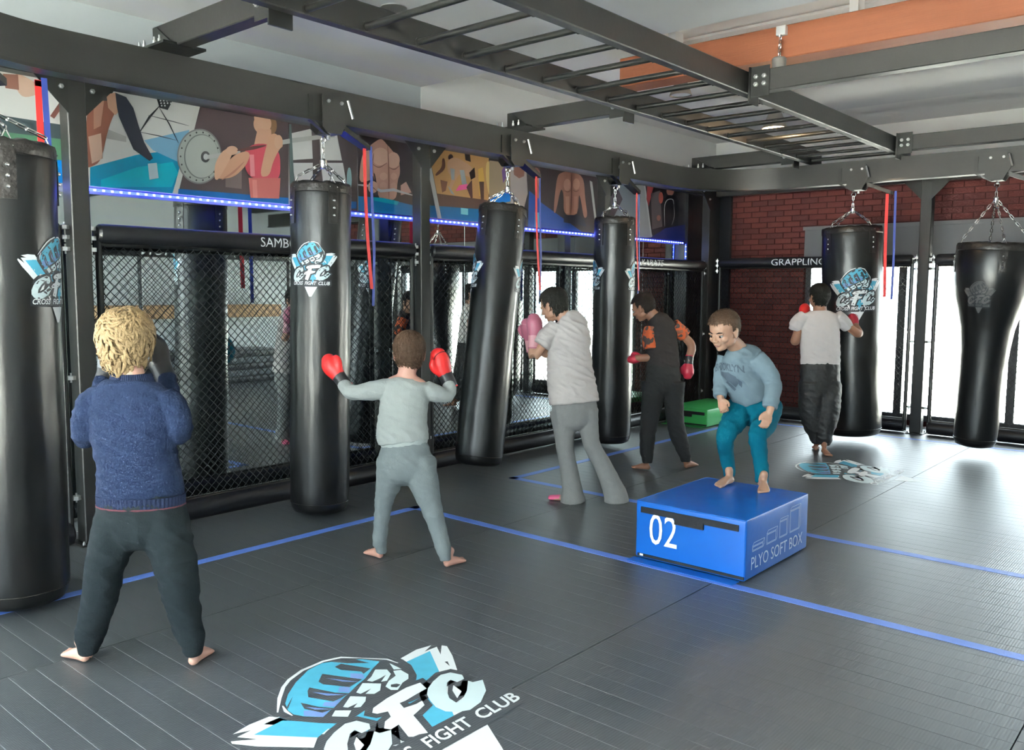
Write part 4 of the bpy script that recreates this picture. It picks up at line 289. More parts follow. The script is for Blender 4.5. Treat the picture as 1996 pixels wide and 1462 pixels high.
PEOPLE={"blond":{"feet":[[[-3.6781,1.4963,0.0],[-3.8663,1.4698,0.0]],[[-3.3096,1.7632,0.0],[-3.4186,1.9189,0.0]]],"body":[[[-3.6467,1.7091,1.3191,0.0528,0.0528,0.7563,0.6542],[-3.6037,1.694,1.2237,0.0546,0.0546,0.7563,0.6542],[-3.6,1.6901,1.1694,0.0655,0.05,0.7563,0.6542]],[[-3.5985,1.6886,1.1477,0.1528,0.07,0.7563,0.6542],[-3.5751,1.6834,0.9523,0.1353,0.08,0.7563,0.6542],[-3.5499,1.6826,0.7786,0.1353,0.085,0.7563,0.6542],[-3.5312,1.679,0.6266,0.131,0.09,0.7563,0.6542]],[[-3.6984,1.6007,1.136,0.0393,0.0393,0.7563,0.6542],[-3.7488,1.5621,0.9693,0.0307,0.0307,0.7563,0.6542],[-3.8673,1.6617,1.093,0.0273,0.0273,0.7563,0.6542],[-3.9404,1.7499,1.2359,0.0234,0.0234,0.7563,0.6542]],[[-3.4921,1.7792,1.1376,0.0393,0.0393,0.7563,0.6542],[-3.4579,1.816,0.9891,0.0307,0.0307,0.7563,0.6542],[-3.6105,1.8722,1.1075,0.0273,0.0273,0.7563,0.6542],[-3.7343,1.9027,1.2461,0.0233,0.0233,0.7563,0.6542]],[[-3.5905,1.6305,0.6479,0.0698,0.0698,1.0,0.0],[-3.6422,1.5635,0.395,0.0569,0.0569,1.0,0.0],[-3.6731,1.5115,0.1081,0.0373,0.0373,1.0,0.0],[-3.6784,1.4998,0.0284,0.0285,0.0285,1.0,0.0]],[[-3.4716,1.7333,0.6488,0.0698,0.0698,1.0,0.0],[-3.3928,1.7592,0.402,0.0566,0.0566,1.0,0.0],[-3.3249,1.7683,0.1134,0.0369,0.0369,1.0,0.0],[-3.3099,1.7666,0.0281,0.0282,0.0282,1.0,0.0]]],"top":[[[-3.601,1.6943,1.2085,0.1091,0.065,0.7563,0.6542],[-3.6003,1.6904,1.1737,0.1571,0.08,0.7563,0.6542],[-3.5962,1.6863,1.1151,0.179,0.095,0.7563,0.6542],[-3.5901,1.6831,1.0499,0.1833,0.105,0.7563,0.6542],[-3.5751,1.6834,0.9523,0.1746,0.11,0.7563,0.6542],[-3.5585,1.6851,0.8546,0.1702,0.11,0.7563,0.6542],[-3.5442,1.6861,0.7678,0.179,0.115,0.7563,0.6542],[-3.5375,1.6854,0.7178,0.1812,0.118,0.7563,0.6542]],[[-3.6939,1.6055,1.1426,0.0524,0.0524,0.7563,0.6542],[-3.7242,1.5742,1.1032,0.0611,0.0611,0.7563,0.6542],[-3.7362,1.5553,1.0379,0.0567,0.0567,0.7563,0.6542],[-3.7535,1.5574,0.9649,0.0483,0.0483,0.7563,0.6542],[-3.8632,1.6506,1.0829,0.0432,0.0432,0.7563,0.6542],[-3.9225,1.7193,1.1877,0.0371,0.0371,0.7563,0.6542]],[[-3.4958,1.7768,1.1441,0.0524,0.0524,0.7563,0.6542],[-3.4594,1.8019,1.0944,0.0567,0.0567,0.7563,0.6542],[-3.4375,1.8137,1.0403,0.0546,0.0546,0.7563,0.6542],[-3.4525,1.8198,0.9826,0.0483,0.0483,0.7563,0.6542],[-3.5968,1.8695,1.0976,0.0408,0.0408,0.7563,0.6542],[-3.6919,1.8939,1.203,0.0369,0.0369,0.7563,0.6542]]],"bottom":[[[-3.5387,1.6866,0.7352,0.1724,0.112,0.7563,0.6542],[-3.5327,1.6805,0.6483,0.179,0.118,0.7563,0.6542],[-3.5285,1.6762,0.5875,0.1659,0.112,0.7563,0.6542]],[[-3.5945,1.6285,0.6587,0.1004,0.1004,1.0,0.0],[-3.6165,1.5989,0.5379,0.0918,0.0918,1.0,0.0],[-3.6385,1.5692,0.4169,0.0787,0.0787,1.0,0.0],[-3.6531,1.5439,0.2737,0.0679,0.0679,1.0,0.0],[-3.6735,1.5156,0.1521,0.0592,0.0592,1.0,0.0],[-3.6816,1.5041,0.1012,0.0526,0.0526,1.0,0.0],[-3.6821,1.5009,0.0702,0.0395,0.0395,1.0,0.0],[-3.6811,1.4994,0.0437,0.0373,0.0373,1.0,0.0]],[[-3.4724,1.7341,0.6597,0.1004,0.1004,1.0,0.0],[-3.4298,1.7487,0.5308,0.0937,0.0937,1.0,0.0],[-3.395,1.7584,0.4129,0.0849,0.0849,1.0,0.0],[-3.3615,1.7634,0.2738,0.0696,0.0696,1.0,0.0],[-3.3311,1.7712,0.167,0.0587,0.0587,1.0,0.0],[-3.316,1.7751,0.1138,0.05,0.05,1.0,0.0],[-3.3098,1.7753,0.0839,0.0369,0.0369,1.0,0.0],[-3.3052,1.7741,0.0541,0.0347,0.0347,1.0,0.0]]],"extra":[[[-3.5384,1.6863,0.7309,0.1833,0.12,0.7563,0.6542],[-3.5351,1.683,0.6831,0.1812,0.12,0.7563,0.6542]],[[-3.6097,1.6974,1.2384,0.0809,0.058,0.7563,0.6542],[-3.6004,1.6937,1.1998,0.0938,0.068,0.7563,0.6542]]],"head":[[-3.6564,1.7064,1.3628],[-0.6538,0.7567,-0.08],1.1],"gloves":[[[-3.9329,1.724,1.1913],[-3.9466,1.7638,1.2816],[0.7563,0.6542,0.0]],[[-3.7096,1.8939,1.218],[-3.7804,1.8851,1.3146],[-0.7563,-0.6542,0.0]]],"hands":[],"D0":3.657},"grey":{"feet":[[[-3.8394,3.2717,0.0],[-4.028,3.2948,-0.0]],[[-3.4497,3.4046,0.0],[-3.4583,3.5944,-0.0]]],"body":[[[-3.7664,3.4278,1.1933,0.0515,0.0515,0.7563,0.6542],[-3.7475,3.3938,1.1118,0.0542,0.0542,0.7563,0.6542],[-3.7446,3.3908,1.0699,0.0722,0.05,0.7563,0.6542]],[[-3.7452,3.3872,1.0459,0.1264,0.07,0.7563,0.6542],[-3.7444,3.3606,0.8362,0.1204,0.08,0.7563,0.6542],[-3.7275,3.3519,0.6566,0.1264,0.085,0.7563,0.6542],[-3.7178,3.3505,0.5817,0.1264,0.085,0.7563,0.6542]],[[-3.8342,3.3063,1.0152,0.0391,0.0391,0.7563,0.6542],[-4.0092,3.219,0.9963,0.0304,0.0304,0.7563,0.6542],[-4.1336,3.2109,1.0457,0.0277,0.0277,0.7563,0.6542],[-4.1904,3.2212,1.0937,0.0279,0.0279,0.7563,0.6542]],[[-3.6494,3.4653,1.0107,0.0391,0.0391,0.7563,0.6542],[-3.5976,3.5874,0.9923,0.0304,0.0304,0.7563,0.6542],[-3.649,3.6301,1.0495,0.0277,0.0277,0.7563,0.6542],[-3.6929,3.6304,1.1395,0.0278,0.0278,0.7563,0.6542]],[[-3.7755,3.3064,0.6262,0.0722,0.0722,1.0,0.0],[-3.8392,3.2635,0.3319,0.0515,0.0515,1.0,0.0],[-3.8439,3.2688,0.0968,0.0305,0.0305,1.0,0.0],[-3.8459,3.2697,0.0273,0.0275,0.0275,1.0,0.0]],[[-3.664,3.4029,0.6271,0.0722,0.0722,1.0,0.0],[-3.5559,3.4099,0.3374,0.0508,0.0508,1.0,0.0],[-3.4602,3.4152,0.0804,0.0297,0.0297,1.0,0.0],[-3.4493,3.4084,0.0266,0.0267,0.0267,1.0,0.0]]],"top":[[[-3.7456,3.3919,1.0848,0.0903,0.06,0.7563,0.6542],[-3.7456,3.3876,1.0519,0.1384,0.08,0.7563,0.6542],[-3.7456,3.379,0.986,0.1384,0.095,0.7563,0.6542],[-3.7488,3.3607,0.8661,0.1414,0.1,0.7563,0.6542],[-3.7449,3.3524,0.7763,0.1504,0.105,0.7563,0.6542],[-3.7358,3.3517,0.7104,0.1504,0.11,0.7563,0.6542]],[[-3.822,3.3196,1.0363,0.0481,0.0481,0.7563,0.6542],[-3.8729,3.2729,1.0149,0.0572,0.0572,0.7563,0.6542],[-3.9635,3.2319,0.9958,0.0484,0.0484,0.7563,0.6542],[-4.0355,3.2094,0.9949,0.0426,0.0426,0.7563,0.6542],[-4.1157,3.2121,1.0377,0.0369,0.0369,0.7563,0.6542]],[[-3.6621,3.4568,1.0286,0.0481,0.0481,0.7563,0.6542],[-3.6286,3.5077,0.9936,0.0514,0.0514,0.7563,0.6542],[-3.6081,3.5636,0.9813,0.0456,0.0456,0.7563,0.6542],[-3.6052,3.6079,0.9961,0.0397,0.0397,0.7563,0.6542],[-3.6367,3.6264,1.0414,0.0369,0.0369,0.7563,0.6542]]],"bottom":[[[-3.7261,3.359,0.7015,0.1324,0.1,0.7563,0.6542],[-3.7209,3.3537,0.6267,0.1565,0.115,0.7563,0.6542],[-3.7164,3.349,0.5608,0.1625,0.115,0.7563,0.6542]],[[-3.779,3.3014,0.6112,0.0903,0.0903,1.0,0.0],[-3.7976,3.2924,0.4722,0.0755,0.0755,1.0,0.0],[-3.8248,3.275,0.3476,0.0515,0.0515,1.0,0.0],[-3.8445,3.2662,0.1752,0.0426,0.0426,1.0,0.0],[-3.8518,3.2636,0.0964,0.0412,0.0412,1.0,0.0],[-3.8455,3.2699,0.0775,0.0336,0.0336,1.0,0.0],[-3.8468,3.2705,0.0395,0.0305,0.0305,1.0,0.0]],[[-3.6584,3.4058,0.6122,0.0933,0.0933,1.0,0.0],[-3.6161,3.4022,0.4815,0.087,0.087,1.0,0.0],[-3.5696,3.4067,0.3661,0.0658,0.0658,1.0,0.0],[-3.5049,3.4139,0.2088,0.0476,0.0476,1.0,0.0],[-3.4612,3.4163,0.0952,0.0415,0.0415,1.0,0.0],[-3.4534,3.4168,0.0754,0.0326,0.0326,1.0,0.0],[-3.446,3.4136,0.0443,0.0296,0.0296,1.0,0.0]]],"extra":[[[-3.7316,3.3561,0.7164,0.1414,0.108,0.7563,0.6542],[-3.7244,3.3573,0.6776,0.1294,0.1,0.7563,0.6542]]],"head":[[-3.7736,3.4387,1.2227],[-0.7294,0.6913,-0.15],1.14],"gloves":[[[-4.1245,3.2192,1.0488],[-4.2303,3.1956,1.1614],[0.5538,-0.1821,0.6]],[[-3.6473,3.6328,1.0587],[-3.7119,3.5976,1.2177],[-0.2781,-0.9017,0.0]]],"hands":[],"D0":5.042},"white":{"feet":[[[-3.8369,5.1794,0.0],[-4.0133,5.1089,0.0]],[[-3.5812,5.4115,0.0],[-3.7598,5.5642,0.0]]],"body":[[[-4.0553,5.2114,1.4504,0.0589,0.0589,0.7563,0.6542],[-3.9951,5.2304,1.4006,0.0587,0.0587,0.7563,0.6542],[-3.9668,5.2462,1.3345,0.0783,0.05,0.7563,0.6542]],[[-3.9537,5.255,1.3152,0.1252,0.08,0.4871,0.8736],[-3.9435,5.2334,1.0814,0.1252,0.09,0.4871,0.8736],[-3.8978,5.2426,0.848,0.1331,0.1,0.4871,0.8736],[-3.8871,5.2316,0.6922,0.1409,0.1,0.4871,0.8736]],[[-4.0543,5.168,1.3144,0.0509,0.0509,0.7563,0.6542],[-4.1274,5.0378,1.1055,0.039,0.039,0.7563,0.6542],[-4.1592,5.063,1.2044,0.0333,0.0333,0.7563,0.6542],[-4.1735,5.0913,1.3126,0.0314,0.0314,0.7563,0.6542]],[[-3.9298,5.4079,1.3115,0.0437,0.0437,0.7563,0.6542],[-4.235,5.382,1.0976,0.0368,0.0368,0.7563,0.6542],[-4.3658,5.2821,1.1984,0.0327,0.0327,0.7563,0.6542]],[[-3.9489,5.1831,0.7307,0.0939,0.0939,1.0,0.0],[-3.9323,5.1546,0.4194,0.0587,0.0587,1.0,0.0],[-3.8686,5.156,0.0309,0.0313,0.0313,1.0,0.0]],[[-3.8158,5.2983,0.7317,0.09,0.09,1.0,0.0],[-3.7658,5.3035,0.4201,0.0548,0.0548,1.0,0.0],[-3.607,5.3932,0.031,0.0313,0.0313,1.0,0.0]]],"top":[[[-3.9875,5.2394,1.4201,0.0548,0.06,0.4871,0.8736],[-3.9703,5.2497,1.3852,0.1096,0.09,0.4871,0.8736],[-3.9523,5.2537,1.2957,0.1487,0.115,0.4871,0.8736],[-3.9462,5.2362,1.1204,0.1683,0.13,0.4871,0.8736],[-3.9295,5.2303,0.9646,0.1839,0.14,0.4871,0.8736],[-3.9053,5.2335,0.8284,0.1918,0.145,0.4871,0.8736],[-3.8941,5.2331,0.7506,0.1957,0.15,0.4871,0.8736]],[[-4.0223,5.1712,1.3309,0.0624,0.0624,0.7563,0.6542],[-4.055,5.1069,1.2578,0.07,0.07,0.7563,0.6542],[-4.0789,5.0634,1.1846,0.066,0.066,0.7563,0.6542]],[[-3.933,5.3787,1.3122,0.0594,0.0594,0.7563,0.6542],[-4.0743,5.4038,1.2181,0.0605,0.0605,0.7563,0.6542]]],"bottom":[[[-3.9024,5.2361,0.8285,0.1722,0.125,0.4871,0.8736],[-3.8884,5.233,0.7117,0.18,0.13,0.4871,0.8736],[-3.8779,5.2334,0.6455,0.1722,0.125,0.4871,0.8736]],[[-3.9522,5.1753,0.6917,0.1057,0.1057,1.0,0.0],[-3.9364,5.1701,0.5556,0.0861,0.0861,1.0,0.0],[-3.9236,5.1624,0.4194,0.0685,0.0685,1.0,0.0],[-3.8959,5.1676,0.2835,0.0665,0.0665,1.0,0.0],[-3.864,5.1738,0.1281,0.0743,0.0743,1.0,0.0],[-3.8516,5.1721,0.0388,0.09,0.09,1.0,0.0],[-3.842,5.1735,-0.0117,0.1017,0.1017,1.0,0.0]],[[-3.819,5.2905,0.6927,0.0939,0.0939,1.0,0.0],[-3.7953,5.2943,0.5564,0.0744,0.0744,1.0,0.0],[-3.7657,5.3033,0.4201,0.0646,0.0646,1.0,0.0],[-3.7005,5.343,0.284,0.0666,0.0666,1.0,0.0],[-3.6442,5.375,0.1479,0.0783,0.0783,1.0,0.0],[-3.6082,5.3943,0.0506,0.0901,0.0901,1.0,0.0],[-3.5984,5.3956,-0.0079,0.094,0.094,1.0,0.0]]],"extra":[],"head":[[-4.0817,5.2063,1.4852],[-0.9268,-0.0745,-0.35],1.15],"gloves":[[[-4.1505,5.0584,1.2128],[-4.1624,5.0886,1.4226],[0.1269,0.7709,0.0]],[[-4.3511,5.2647,1.1712],[-4.3563,5.2374,1.3023],[-0.7807,-0.0142,0.0]]],"hands":[],"D0":6.558},"dark":{"feet":[[[-4.0208,6.5627,0.0],[-4.2157,6.5361,0.0]],[[-3.8257,6.8321,0.0],[-3.8225,7.053,0.0]]],"body":[[[-4.1655,6.6864,1.4237,0.0602,0.0602,0.7563,0.6542],[-4.1223,6.7052,1.3828,0.0578,0.0578,0.7563,0.6542],[-4.0832,6.7312,1.3232,0.0833,0.05,0.7563,0.6542]],[[-4.0619,6.7424,1.2681,0.1249,0.08,0.3281,0.9449],[-4.0355,6.7353,1.0379,0.1249,0.09,0.3281,0.9449],[-4.0127,6.7251,0.8078,0.1295,0.09,0.3281,0.9449]],[[-4.1187,6.6524,1.2596,0.0507,0.0507,0.7563,0.6542],[-4.0598,6.6351,1.0418,0.039,0.039,0.7563,0.6542],[-4.146,6.569,1.0039,0.0345,0.0345,0.7563,0.6542],[-4.1738,6.5449,1.0036,0.0322,0.0322,0.7563,0.6542]],[[-3.9782,6.8797,1.2575,0.0512,0.0512,0.7563,0.6542],[-3.8814,6.985,1.1174,0.0397,0.0397,0.7563,0.6542],[-3.8767,6.9458,0.9886,0.035,0.035,0.7563,0.6542],[-3.8764,6.9388,0.9329,0.0326,0.0326,0.7563,0.6542]],[[-4.069,6.6704,0.7613,0.0925,0.0925,1.0,0.0],[-4.0623,6.6119,0.4413,0.06,0.06,1.0,0.0],[-4.0489,6.5455,0.0548,0.0322,0.0322,1.0,0.0]],[[-3.9395,6.7824,0.7623,0.0925,0.0925,1.0,0.0],[-3.905,6.793,0.4375,0.0603,0.0603,1.0,0.0],[-3.8257,6.8387,0.0509,0.0325,0.0325,1.0,0.0]]],"top":[[[-4.1118,6.7142,1.3828,0.0555,0.06,0.3281,0.9449],[-4.0921,6.7271,1.3507,0.1018,0.08,0.3281,0.9449],[-4.0584,6.7455,1.2681,0.1527,0.1,0.3281,0.9449],[-4.046,6.7394,1.1392,0.1619,0.11,0.3281,0.9449],[-4.0253,6.7381,0.9919,0.1619,0.115,0.3281,0.9449],[-4.0161,6.7353,0.9091,0.1619,0.115,0.3281,0.9449]],[[-4.1001,6.6565,1.2693,0.0552,0.0552,0.7563,0.6542],[-4.0942,6.6244,1.1878,0.0597,0.0597,0.7563,0.6542],[-4.075,6.6147,1.0881,0.0573,0.0573,0.7563,0.6542]],[[-3.9968,6.8552,1.2948,0.0558,0.0558,0.7563,0.6542],[-3.9539,6.9116,1.2387,0.0559,0.0559,0.7563,0.6542],[-3.9207,6.9481,1.1967,0.0514,0.0514,0.7563,0.6542]]],"bottom":[[[-4.018,6.7372,0.9367,0.1666,0.112,0.3281,0.9449],[-4.0107,6.7298,0.8308,0.1758,0.12,0.3281,0.9449],[-4.0054,6.7242,0.7525,0.1666,0.115,0.3281,0.9449]],[[-4.0706,6.672,0.7843,0.1157,0.1157,1.0,0.0],[-4.0656,6.6444,0.6241,0.0971,0.0971,1.0,0.0],[-4.0697,6.6061,0.4505,0.0808,0.0808,1.0,0.0],[-4.0673,6.5745,0.2819,0.0669,0.0669,1.0,0.0],[-4.0575,6.5557,0.1456,0.0576,0.0576,1.0,0.0],[-4.0509,6.555,0.1139,0.0484,0.0484,1.0,0.0],[-4.0461,6.5492,0.064,0.0437,0.0437,1.0,0.0]],[[-3.9446,6.781,0.7853,0.111,0.111,1.0,0.0],[-3.9308,6.7832,0.6231,0.088,0.088,1.0,0.0],[-3.913,6.788,0.4466,0.0788,0.0788,1.0,0.0],[-3.8777,6.8082,0.2746,0.072,0.072,1.0,0.0],[-3.8372,6.8356,0.1489,0.0581,0.0581,1.0,0.0],[-3.8288,6.8409,0.1162,0.0488,0.0488,1.0,0.0],[-3.8231,6.8427,0.0648,0.0442,0.0442,1.0,0.0]]],"extra":[],"head":[[-4.2008,6.6727,1.4509],[-0.9168,-0.132,-0.4],1.1],"gloves":[[[-4.1255,6.5873,1.0086],[-4.1983,6.5495,0.9974],[0.0,0.0,1.0]],[[-3.876,6.9452,0.9794],[-3.8767,6.9325,0.8865],[-0.7563,-0.6542,0.0]]],"hands":[],"D0":7.753},"box":{"feet":[[[-2.5219,5.135,0.352],[-2.5369,4.9356,0.352]],[[-2.3201,5.1594,0.352],[-2.2367,4.9776,0.352]]],"body":[[[-2.5206,4.9983,1.2989,0.0486,0.0486,0.7563,0.6542],[-2.4952,5.0927,1.2438,0.0492,0.0492,0.7563,0.6542],[-2.4812,5.1393,1.2026,0.0659,0.05,0.1591,0.9876]],[[-2.479,5.137,1.1698,0.0791,0.07,-0.1018,0.9951],[-2.4588,5.2689,1.0289,0.1141,0.085,-0.0147,1.0002],[-2.4584,5.3415,0.8698,0.1223,0.09,0.1591,0.9876]],[[-2.6059,5.1326,1.1629,0.0401,0.0401,0.7563,0.6542],[-2.617,5.1057,1.0296,0.0301,0.0301,0.7563,0.6542],[-2.5766,5.0341,0.925,0.0231,0.0231,0.7563,0.6542],[-2.5656,5.0279,0.9066,0.0214,0.0214,0.7563,0.6542]],[[-2.3733,5.1353,1.1694,0.0423,0.0423,0.7563,0.6542],[-2.2976,5.2077,1.0189,0.031,0.031,0.7563,0.6542],[-2.2512,5.0702,0.8789,0.024,0.024,0.7563,0.6542],[-2.2562,5.0617,0.847,0.0224,0.0224,0.7563,0.6542]],[[-2.4798,5.1613,0.8515,0.0732,0.0732,1.0,0.0],[-2.5527,5.1033,0.6652,0.0534,0.0534,1.0,0.0],[-2.5441,5.1174,0.4096,0.0285,0.0285,1.0,0.0],[-2.5385,5.1232,0.3719,0.0269,0.0269,1.0,0.0]],[[-2.354,5.2701,0.8525,0.0732,0.0732,1.0,0.0],[-2.3807,5.191,0.6574,0.053,0.053,1.0,0.0],[-2.334,5.1618,0.4165,0.028,0.028,1.0,0.0],[-2.3268,5.1569,0.3782,0.0263,0.0263,1.0,0.0]]],"top":[[[-2.4955,5.0929,1.247,0.0623,0.06,0.3281,0.9449],[-2.4901,5.1061,1.2105,0.1182,0.085,0.3281,0.9449],[-2.4871,5.1406,1.1493,0.1486,0.11,0.4091,0.9127],[-2.4847,5.2092,1.0483,0.1569,0.12,0.4091,0.9127],[-2.4745,5.261,0.9709,0.1513,0.12,0.4091,0.9127],[-2.4645,5.2894,0.9184,0.1417,0.115,0.4091,0.9127]],[[-2.5971,5.1288,1.177,0.0501,0.0501,0.7563,0.6542],[-2.6093,5.1079,1.0971,0.0467,0.0467,0.7563,0.6542],[-2.6112,5.0955,1.014,0.0434,0.0434,0.7563,0.6542],[-2.584,5.0412,0.9271,0.043,0.043,0.7563,0.6542]],[[-2.3938,5.1333,1.188,0.0587,0.0587,0.7563,0.6542],[-2.3294,5.1648,1.1049,0.0586,0.0586,0.7563,0.6542],[-2.2912,5.1861,1.0145,0.0521,0.0521,0.7563,0.6542],[-2.2691,5.1138,0.9248,0.0483,0.0483,0.7563,0.6542],[-2.2647,5.0852,0.8793,0.0449,0.0449,0.7563,0.6542]]],"bottom":[[[-2.4807,5.3061,0.9497,0.1422,0.11,0.4091,0.9127],[-2.4745,5.3289,0.8798,0.1631,0.12,0.4871,0.8736],[-2.4668,5.3015,0.8217,0.1557,0.12,0.4871,0.8736]],[[-2.5301,5.2502,0.8481,0.0914,0.0914,1.0,0.0],[-2.5294,5.1233,0.7497,0.0767,0.0767,1.0,0.0],[-2.5246,5.0256,0.6782,0.0593,0.0593,1.0,0.0],[-2.5508,5.0845,0.5665,0.0484,0.0484,1.0,0.0],[-2.5433,5.1207,0.4433,0.0403,0.0403,1.0,0.0],[-2.5401,5.1249,0.3953,0.0386,0.0386,1.0,0.0]],[[-2.3923,5.3703,0.856,0.088,0.088,1.0,0.0],[-2.3617,5.2334,0.755,0.0763,0.0763,1.0,0.0],[-2.3503,5.1158,0.6871,0.0588,0.0588,1.0,0.0],[-2.3526,5.1602,0.5647,0.0494,0.0494,1.0,0.0],[-2.3376,5.1672,0.4486,0.0429,0.0429,1.0,0.0],[-2.3296,5.155,0.3814,0.0412,0.0412,1.0,0.0]]],"extra":[],"head":[[-2.5226,4.9504,1.3522],[-0.1392,-0.9402,-0.32],1.12],"gloves":[],"hands":[[[-2.5683,5.026,0.9099],[-2.5355,5.0074,0.855],[1.1486,0.2002,0.0]],[[-2.2567,5.0622,0.8534],[-2.2514,5.0045,0.7831],[-0.5602,-0.8812,0.0]]],"D0":5.573},"tee":{"feet":[[[-3.2765,8.4911,0.0],[-3.3497,8.6772,0.0]],[[-3.1944,8.4544,0.0],[-3.0654,8.3016,0.0]]],"body":[[[-3.3364,8.58,1.4961,0.0645,0.0645,0.7563,0.6542],[-3.3275,8.5783,1.4243,0.067,0.067,0.7563,0.6542],[-3.3247,8.5754,1.3832,0.0928,0.05,0.7563,0.6542]],[[-3.3212,8.5718,1.3319,0.1444,0.08,0.7563,0.6542],[-3.3042,8.5544,1.0855,0.1393,0.09,0.7563,0.6542],[-3.2791,8.5361,0.7776,0.1444,0.09,0.7563,0.6542]],[[-3.4616,8.4503,1.3308,0.0567,0.0567,0.7563,0.6542],[-3.5013,8.4137,1.1086,0.0465,0.0465,0.7563,0.6542],[-3.5468,8.636,1.2825,0.0422,0.0422,0.7563,0.6542],[-3.5467,8.7306,1.3969,0.0372,0.0372,0.7563,0.6542]],[[-3.1729,8.7,1.3331,0.0567,0.0567,0.7563,0.6542],[-3.0401,8.8623,1.1881,0.0441,0.0441,0.7563,0.6542],[-3.0953,8.955,1.2459,0.0394,0.0394,0.7563,0.6542],[-3.1317,8.995,1.2858,0.0369,0.0369,0.7563,0.6542]],[[-3.3419,8.4751,0.7258,0.1031,0.1031,1.0,0.0],[-3.3045,8.4923,0.4154,0.0672,0.0672,1.0,0.0],[-3.2729,8.5022,0.0619,0.0363,0.0363,1.0,0.0]],[[-3.2092,8.5898,0.7268,0.1031,0.1031,1.0,0.0],[-3.2045,8.5294,0.4212,0.0669,0.0669,1.0,0.0],[-3.1951,8.4625,0.0664,0.0359,0.0359,1.0,0.0]]],"top":[[[-3.3268,8.5776,1.414,0.0928,0.06,0.7563,0.6542],[-3.3247,8.5754,1.3832,0.165,0.08,0.7563,0.6542],[-3.3183,8.5689,1.2909,0.196,0.11,0.7563,0.6542],[-3.3077,8.558,1.1369,0.196,0.12,0.7563,0.6542],[-3.2932,8.5506,0.9829,0.196,0.12,0.7563,0.6542],[-3.2858,8.543,0.8751,0.196,0.125,0.7563,0.6542]],[[-3.4403,8.4727,1.3618,0.067,0.067,0.7563,0.6542],[-3.49,8.4204,1.2895,0.0696,0.0696,0.7563,0.6542],[-3.513,8.4183,1.2217,0.062,0.062,0.7563,0.6542]],[[-3.1985,8.6819,1.3637,0.067,0.067,0.7563,0.6542],[-3.1469,8.745,1.3018,0.0672,0.0672,0.7563,0.6542],[-3.1153,8.7921,1.2499,0.057,0.057,0.7563,0.6542]]],"bottom":[[[-3.2876,8.5448,0.9008,0.1908,0.12,0.7563,0.6542],[-3.2791,8.5361,0.7776,0.1986,0.125,0.7563,0.6542],[-3.2685,8.5252,0.6236,0.2011,0.12,0.7563,0.6542]],[[-3.3401,8.4733,0.7001,0.1238,0.1238,1.0,0.0],[-3.3301,8.472,0.4671,0.124,0.124,1.0,0.0],[-3.3066,8.4845,0.2855,0.1086,0.1086,1.0,0.0],[-3.2864,8.4975,0.1815,0.0777,0.0777,1.0,0.0],[-3.2761,8.5039,0.1243,0.0622,0.0622,1.0,0.0],[-3.2704,8.507,0.0826,0.0518,0.0518,1.0,0.0]],[[-3.2075,8.588,0.7012,0.1186,0.1186,1.0,0.0],[-3.1938,8.5502,0.4721,0.1184,0.1184,1.0,0.0],[-3.1928,8.5126,0.2944,0.1028,0.1028,1.0,0.0],[-3.1988,8.4854,0.193,0.0822,0.0822,1.0,0.0],[-3.1887,8.4798,0.1273,0.0719,0.0719,1.0,0.0],[-3.1884,8.4703,0.0818,0.0565,0.0565,1.0,0.0]]],"extra":[],"head":[[-3.3442,8.5806,1.5525],[-0.848,0.5226,-0.05],1.14],"gloves":[[[-3.5431,8.6739,1.3451],[-3.5549,8.7848,1.4598],[0.7563,0.6542,0.0]],[[-3.0946,8.9542,1.2355],[-3.149,9.0107,1.3166],[-0.7563,-0.6542,0.0]]],"hands":[],"D0":8.642}}
# ------------------------------------------------------------------ the setting
XL, XR, YB, YF = -5.78, 2.6, 10.95, -3.5
floor = struct(MB().box(XL-.2,XR+.2,YF-.2,YB+.1,-.16,-.012).obj('floor','logo_dark',None,False))
# floor planks of ribbed rubber: four laid strips, each cut across every 107 mm
strips = [(-5.42,-3.80),(-3.797,-2.173),(-2.17,-.553),(-.55,1.07),(1.073,2.6)]
rest = MB(); cells = []
for si,(a,b) in enumerate(strips):
    y = -.2 + .03*si
    while y < 10.4:
        cells.append((si, a, b, y)); y += .107
def vis(c):
    d = Vector(((c[1]+c[2])/2, c[3]+.05, -1.6)); dep = d.dot(fwd)
    if dep < .5: return -1
    x = d.dot(rr)/dep; yv = d.dot(uu)/dep
    if abs(x) > .85 or abs(yv) > .52: return 0
    return 1/dep
cells.sort(key=lambda c: -vis(c))
meshes = {}
def plank_mesh(wd):
    k = round(wd,3)
    if k not in meshes:
        g = .0006; mb = MB(); w2 = wd/2-.0012; h = .107/2-g; r = .0007
        prof = [(-h,-.011),(-h,-.0007),(-h+r,0),(h-r,0),(h,-.0007),(h,-.011)]
        mb.rings([[(s*w2,p,z) for p,z in prof] for s in (-1,1)], True)
        me = mb.mesh('plank'); me.materials.append(M['rubber']); meshes[k] = me
    return meshes[k]
for i,c in enumerate(cells):
    wd = c[2]-c[1]; dz = random.uniform(-.0003,0); tl = random.uniform(-.003,.003)
    if i < 300:
        o = bpy.data.objects.new('floor_plank', plank_mesh(wd)); C.objects.link(o); o.parent = floor
        o.location = ((c[1]+c[2])/2, c[3]+.0535, dz); o.rotation_euler = (tl,0,random.uniform(-.0006,.0006))
    else:
        w2 = wd/2-.0012; cx = (c[1]+c[2])/2; h = .0526; cy = c[3]+.0535
        rest.rings([[(cx+s*w2,cy+p,z+dz) for p,z in [(-h,-.011),(-h,-.0022),(-h+.0022,0),(h-.0022,0),(h,-.0022),(h,-.011)]] for s in (-1,1)], True)
o = rest.obj('floor_planks','rubber',floor,False); o['kind'] = 'stuff'
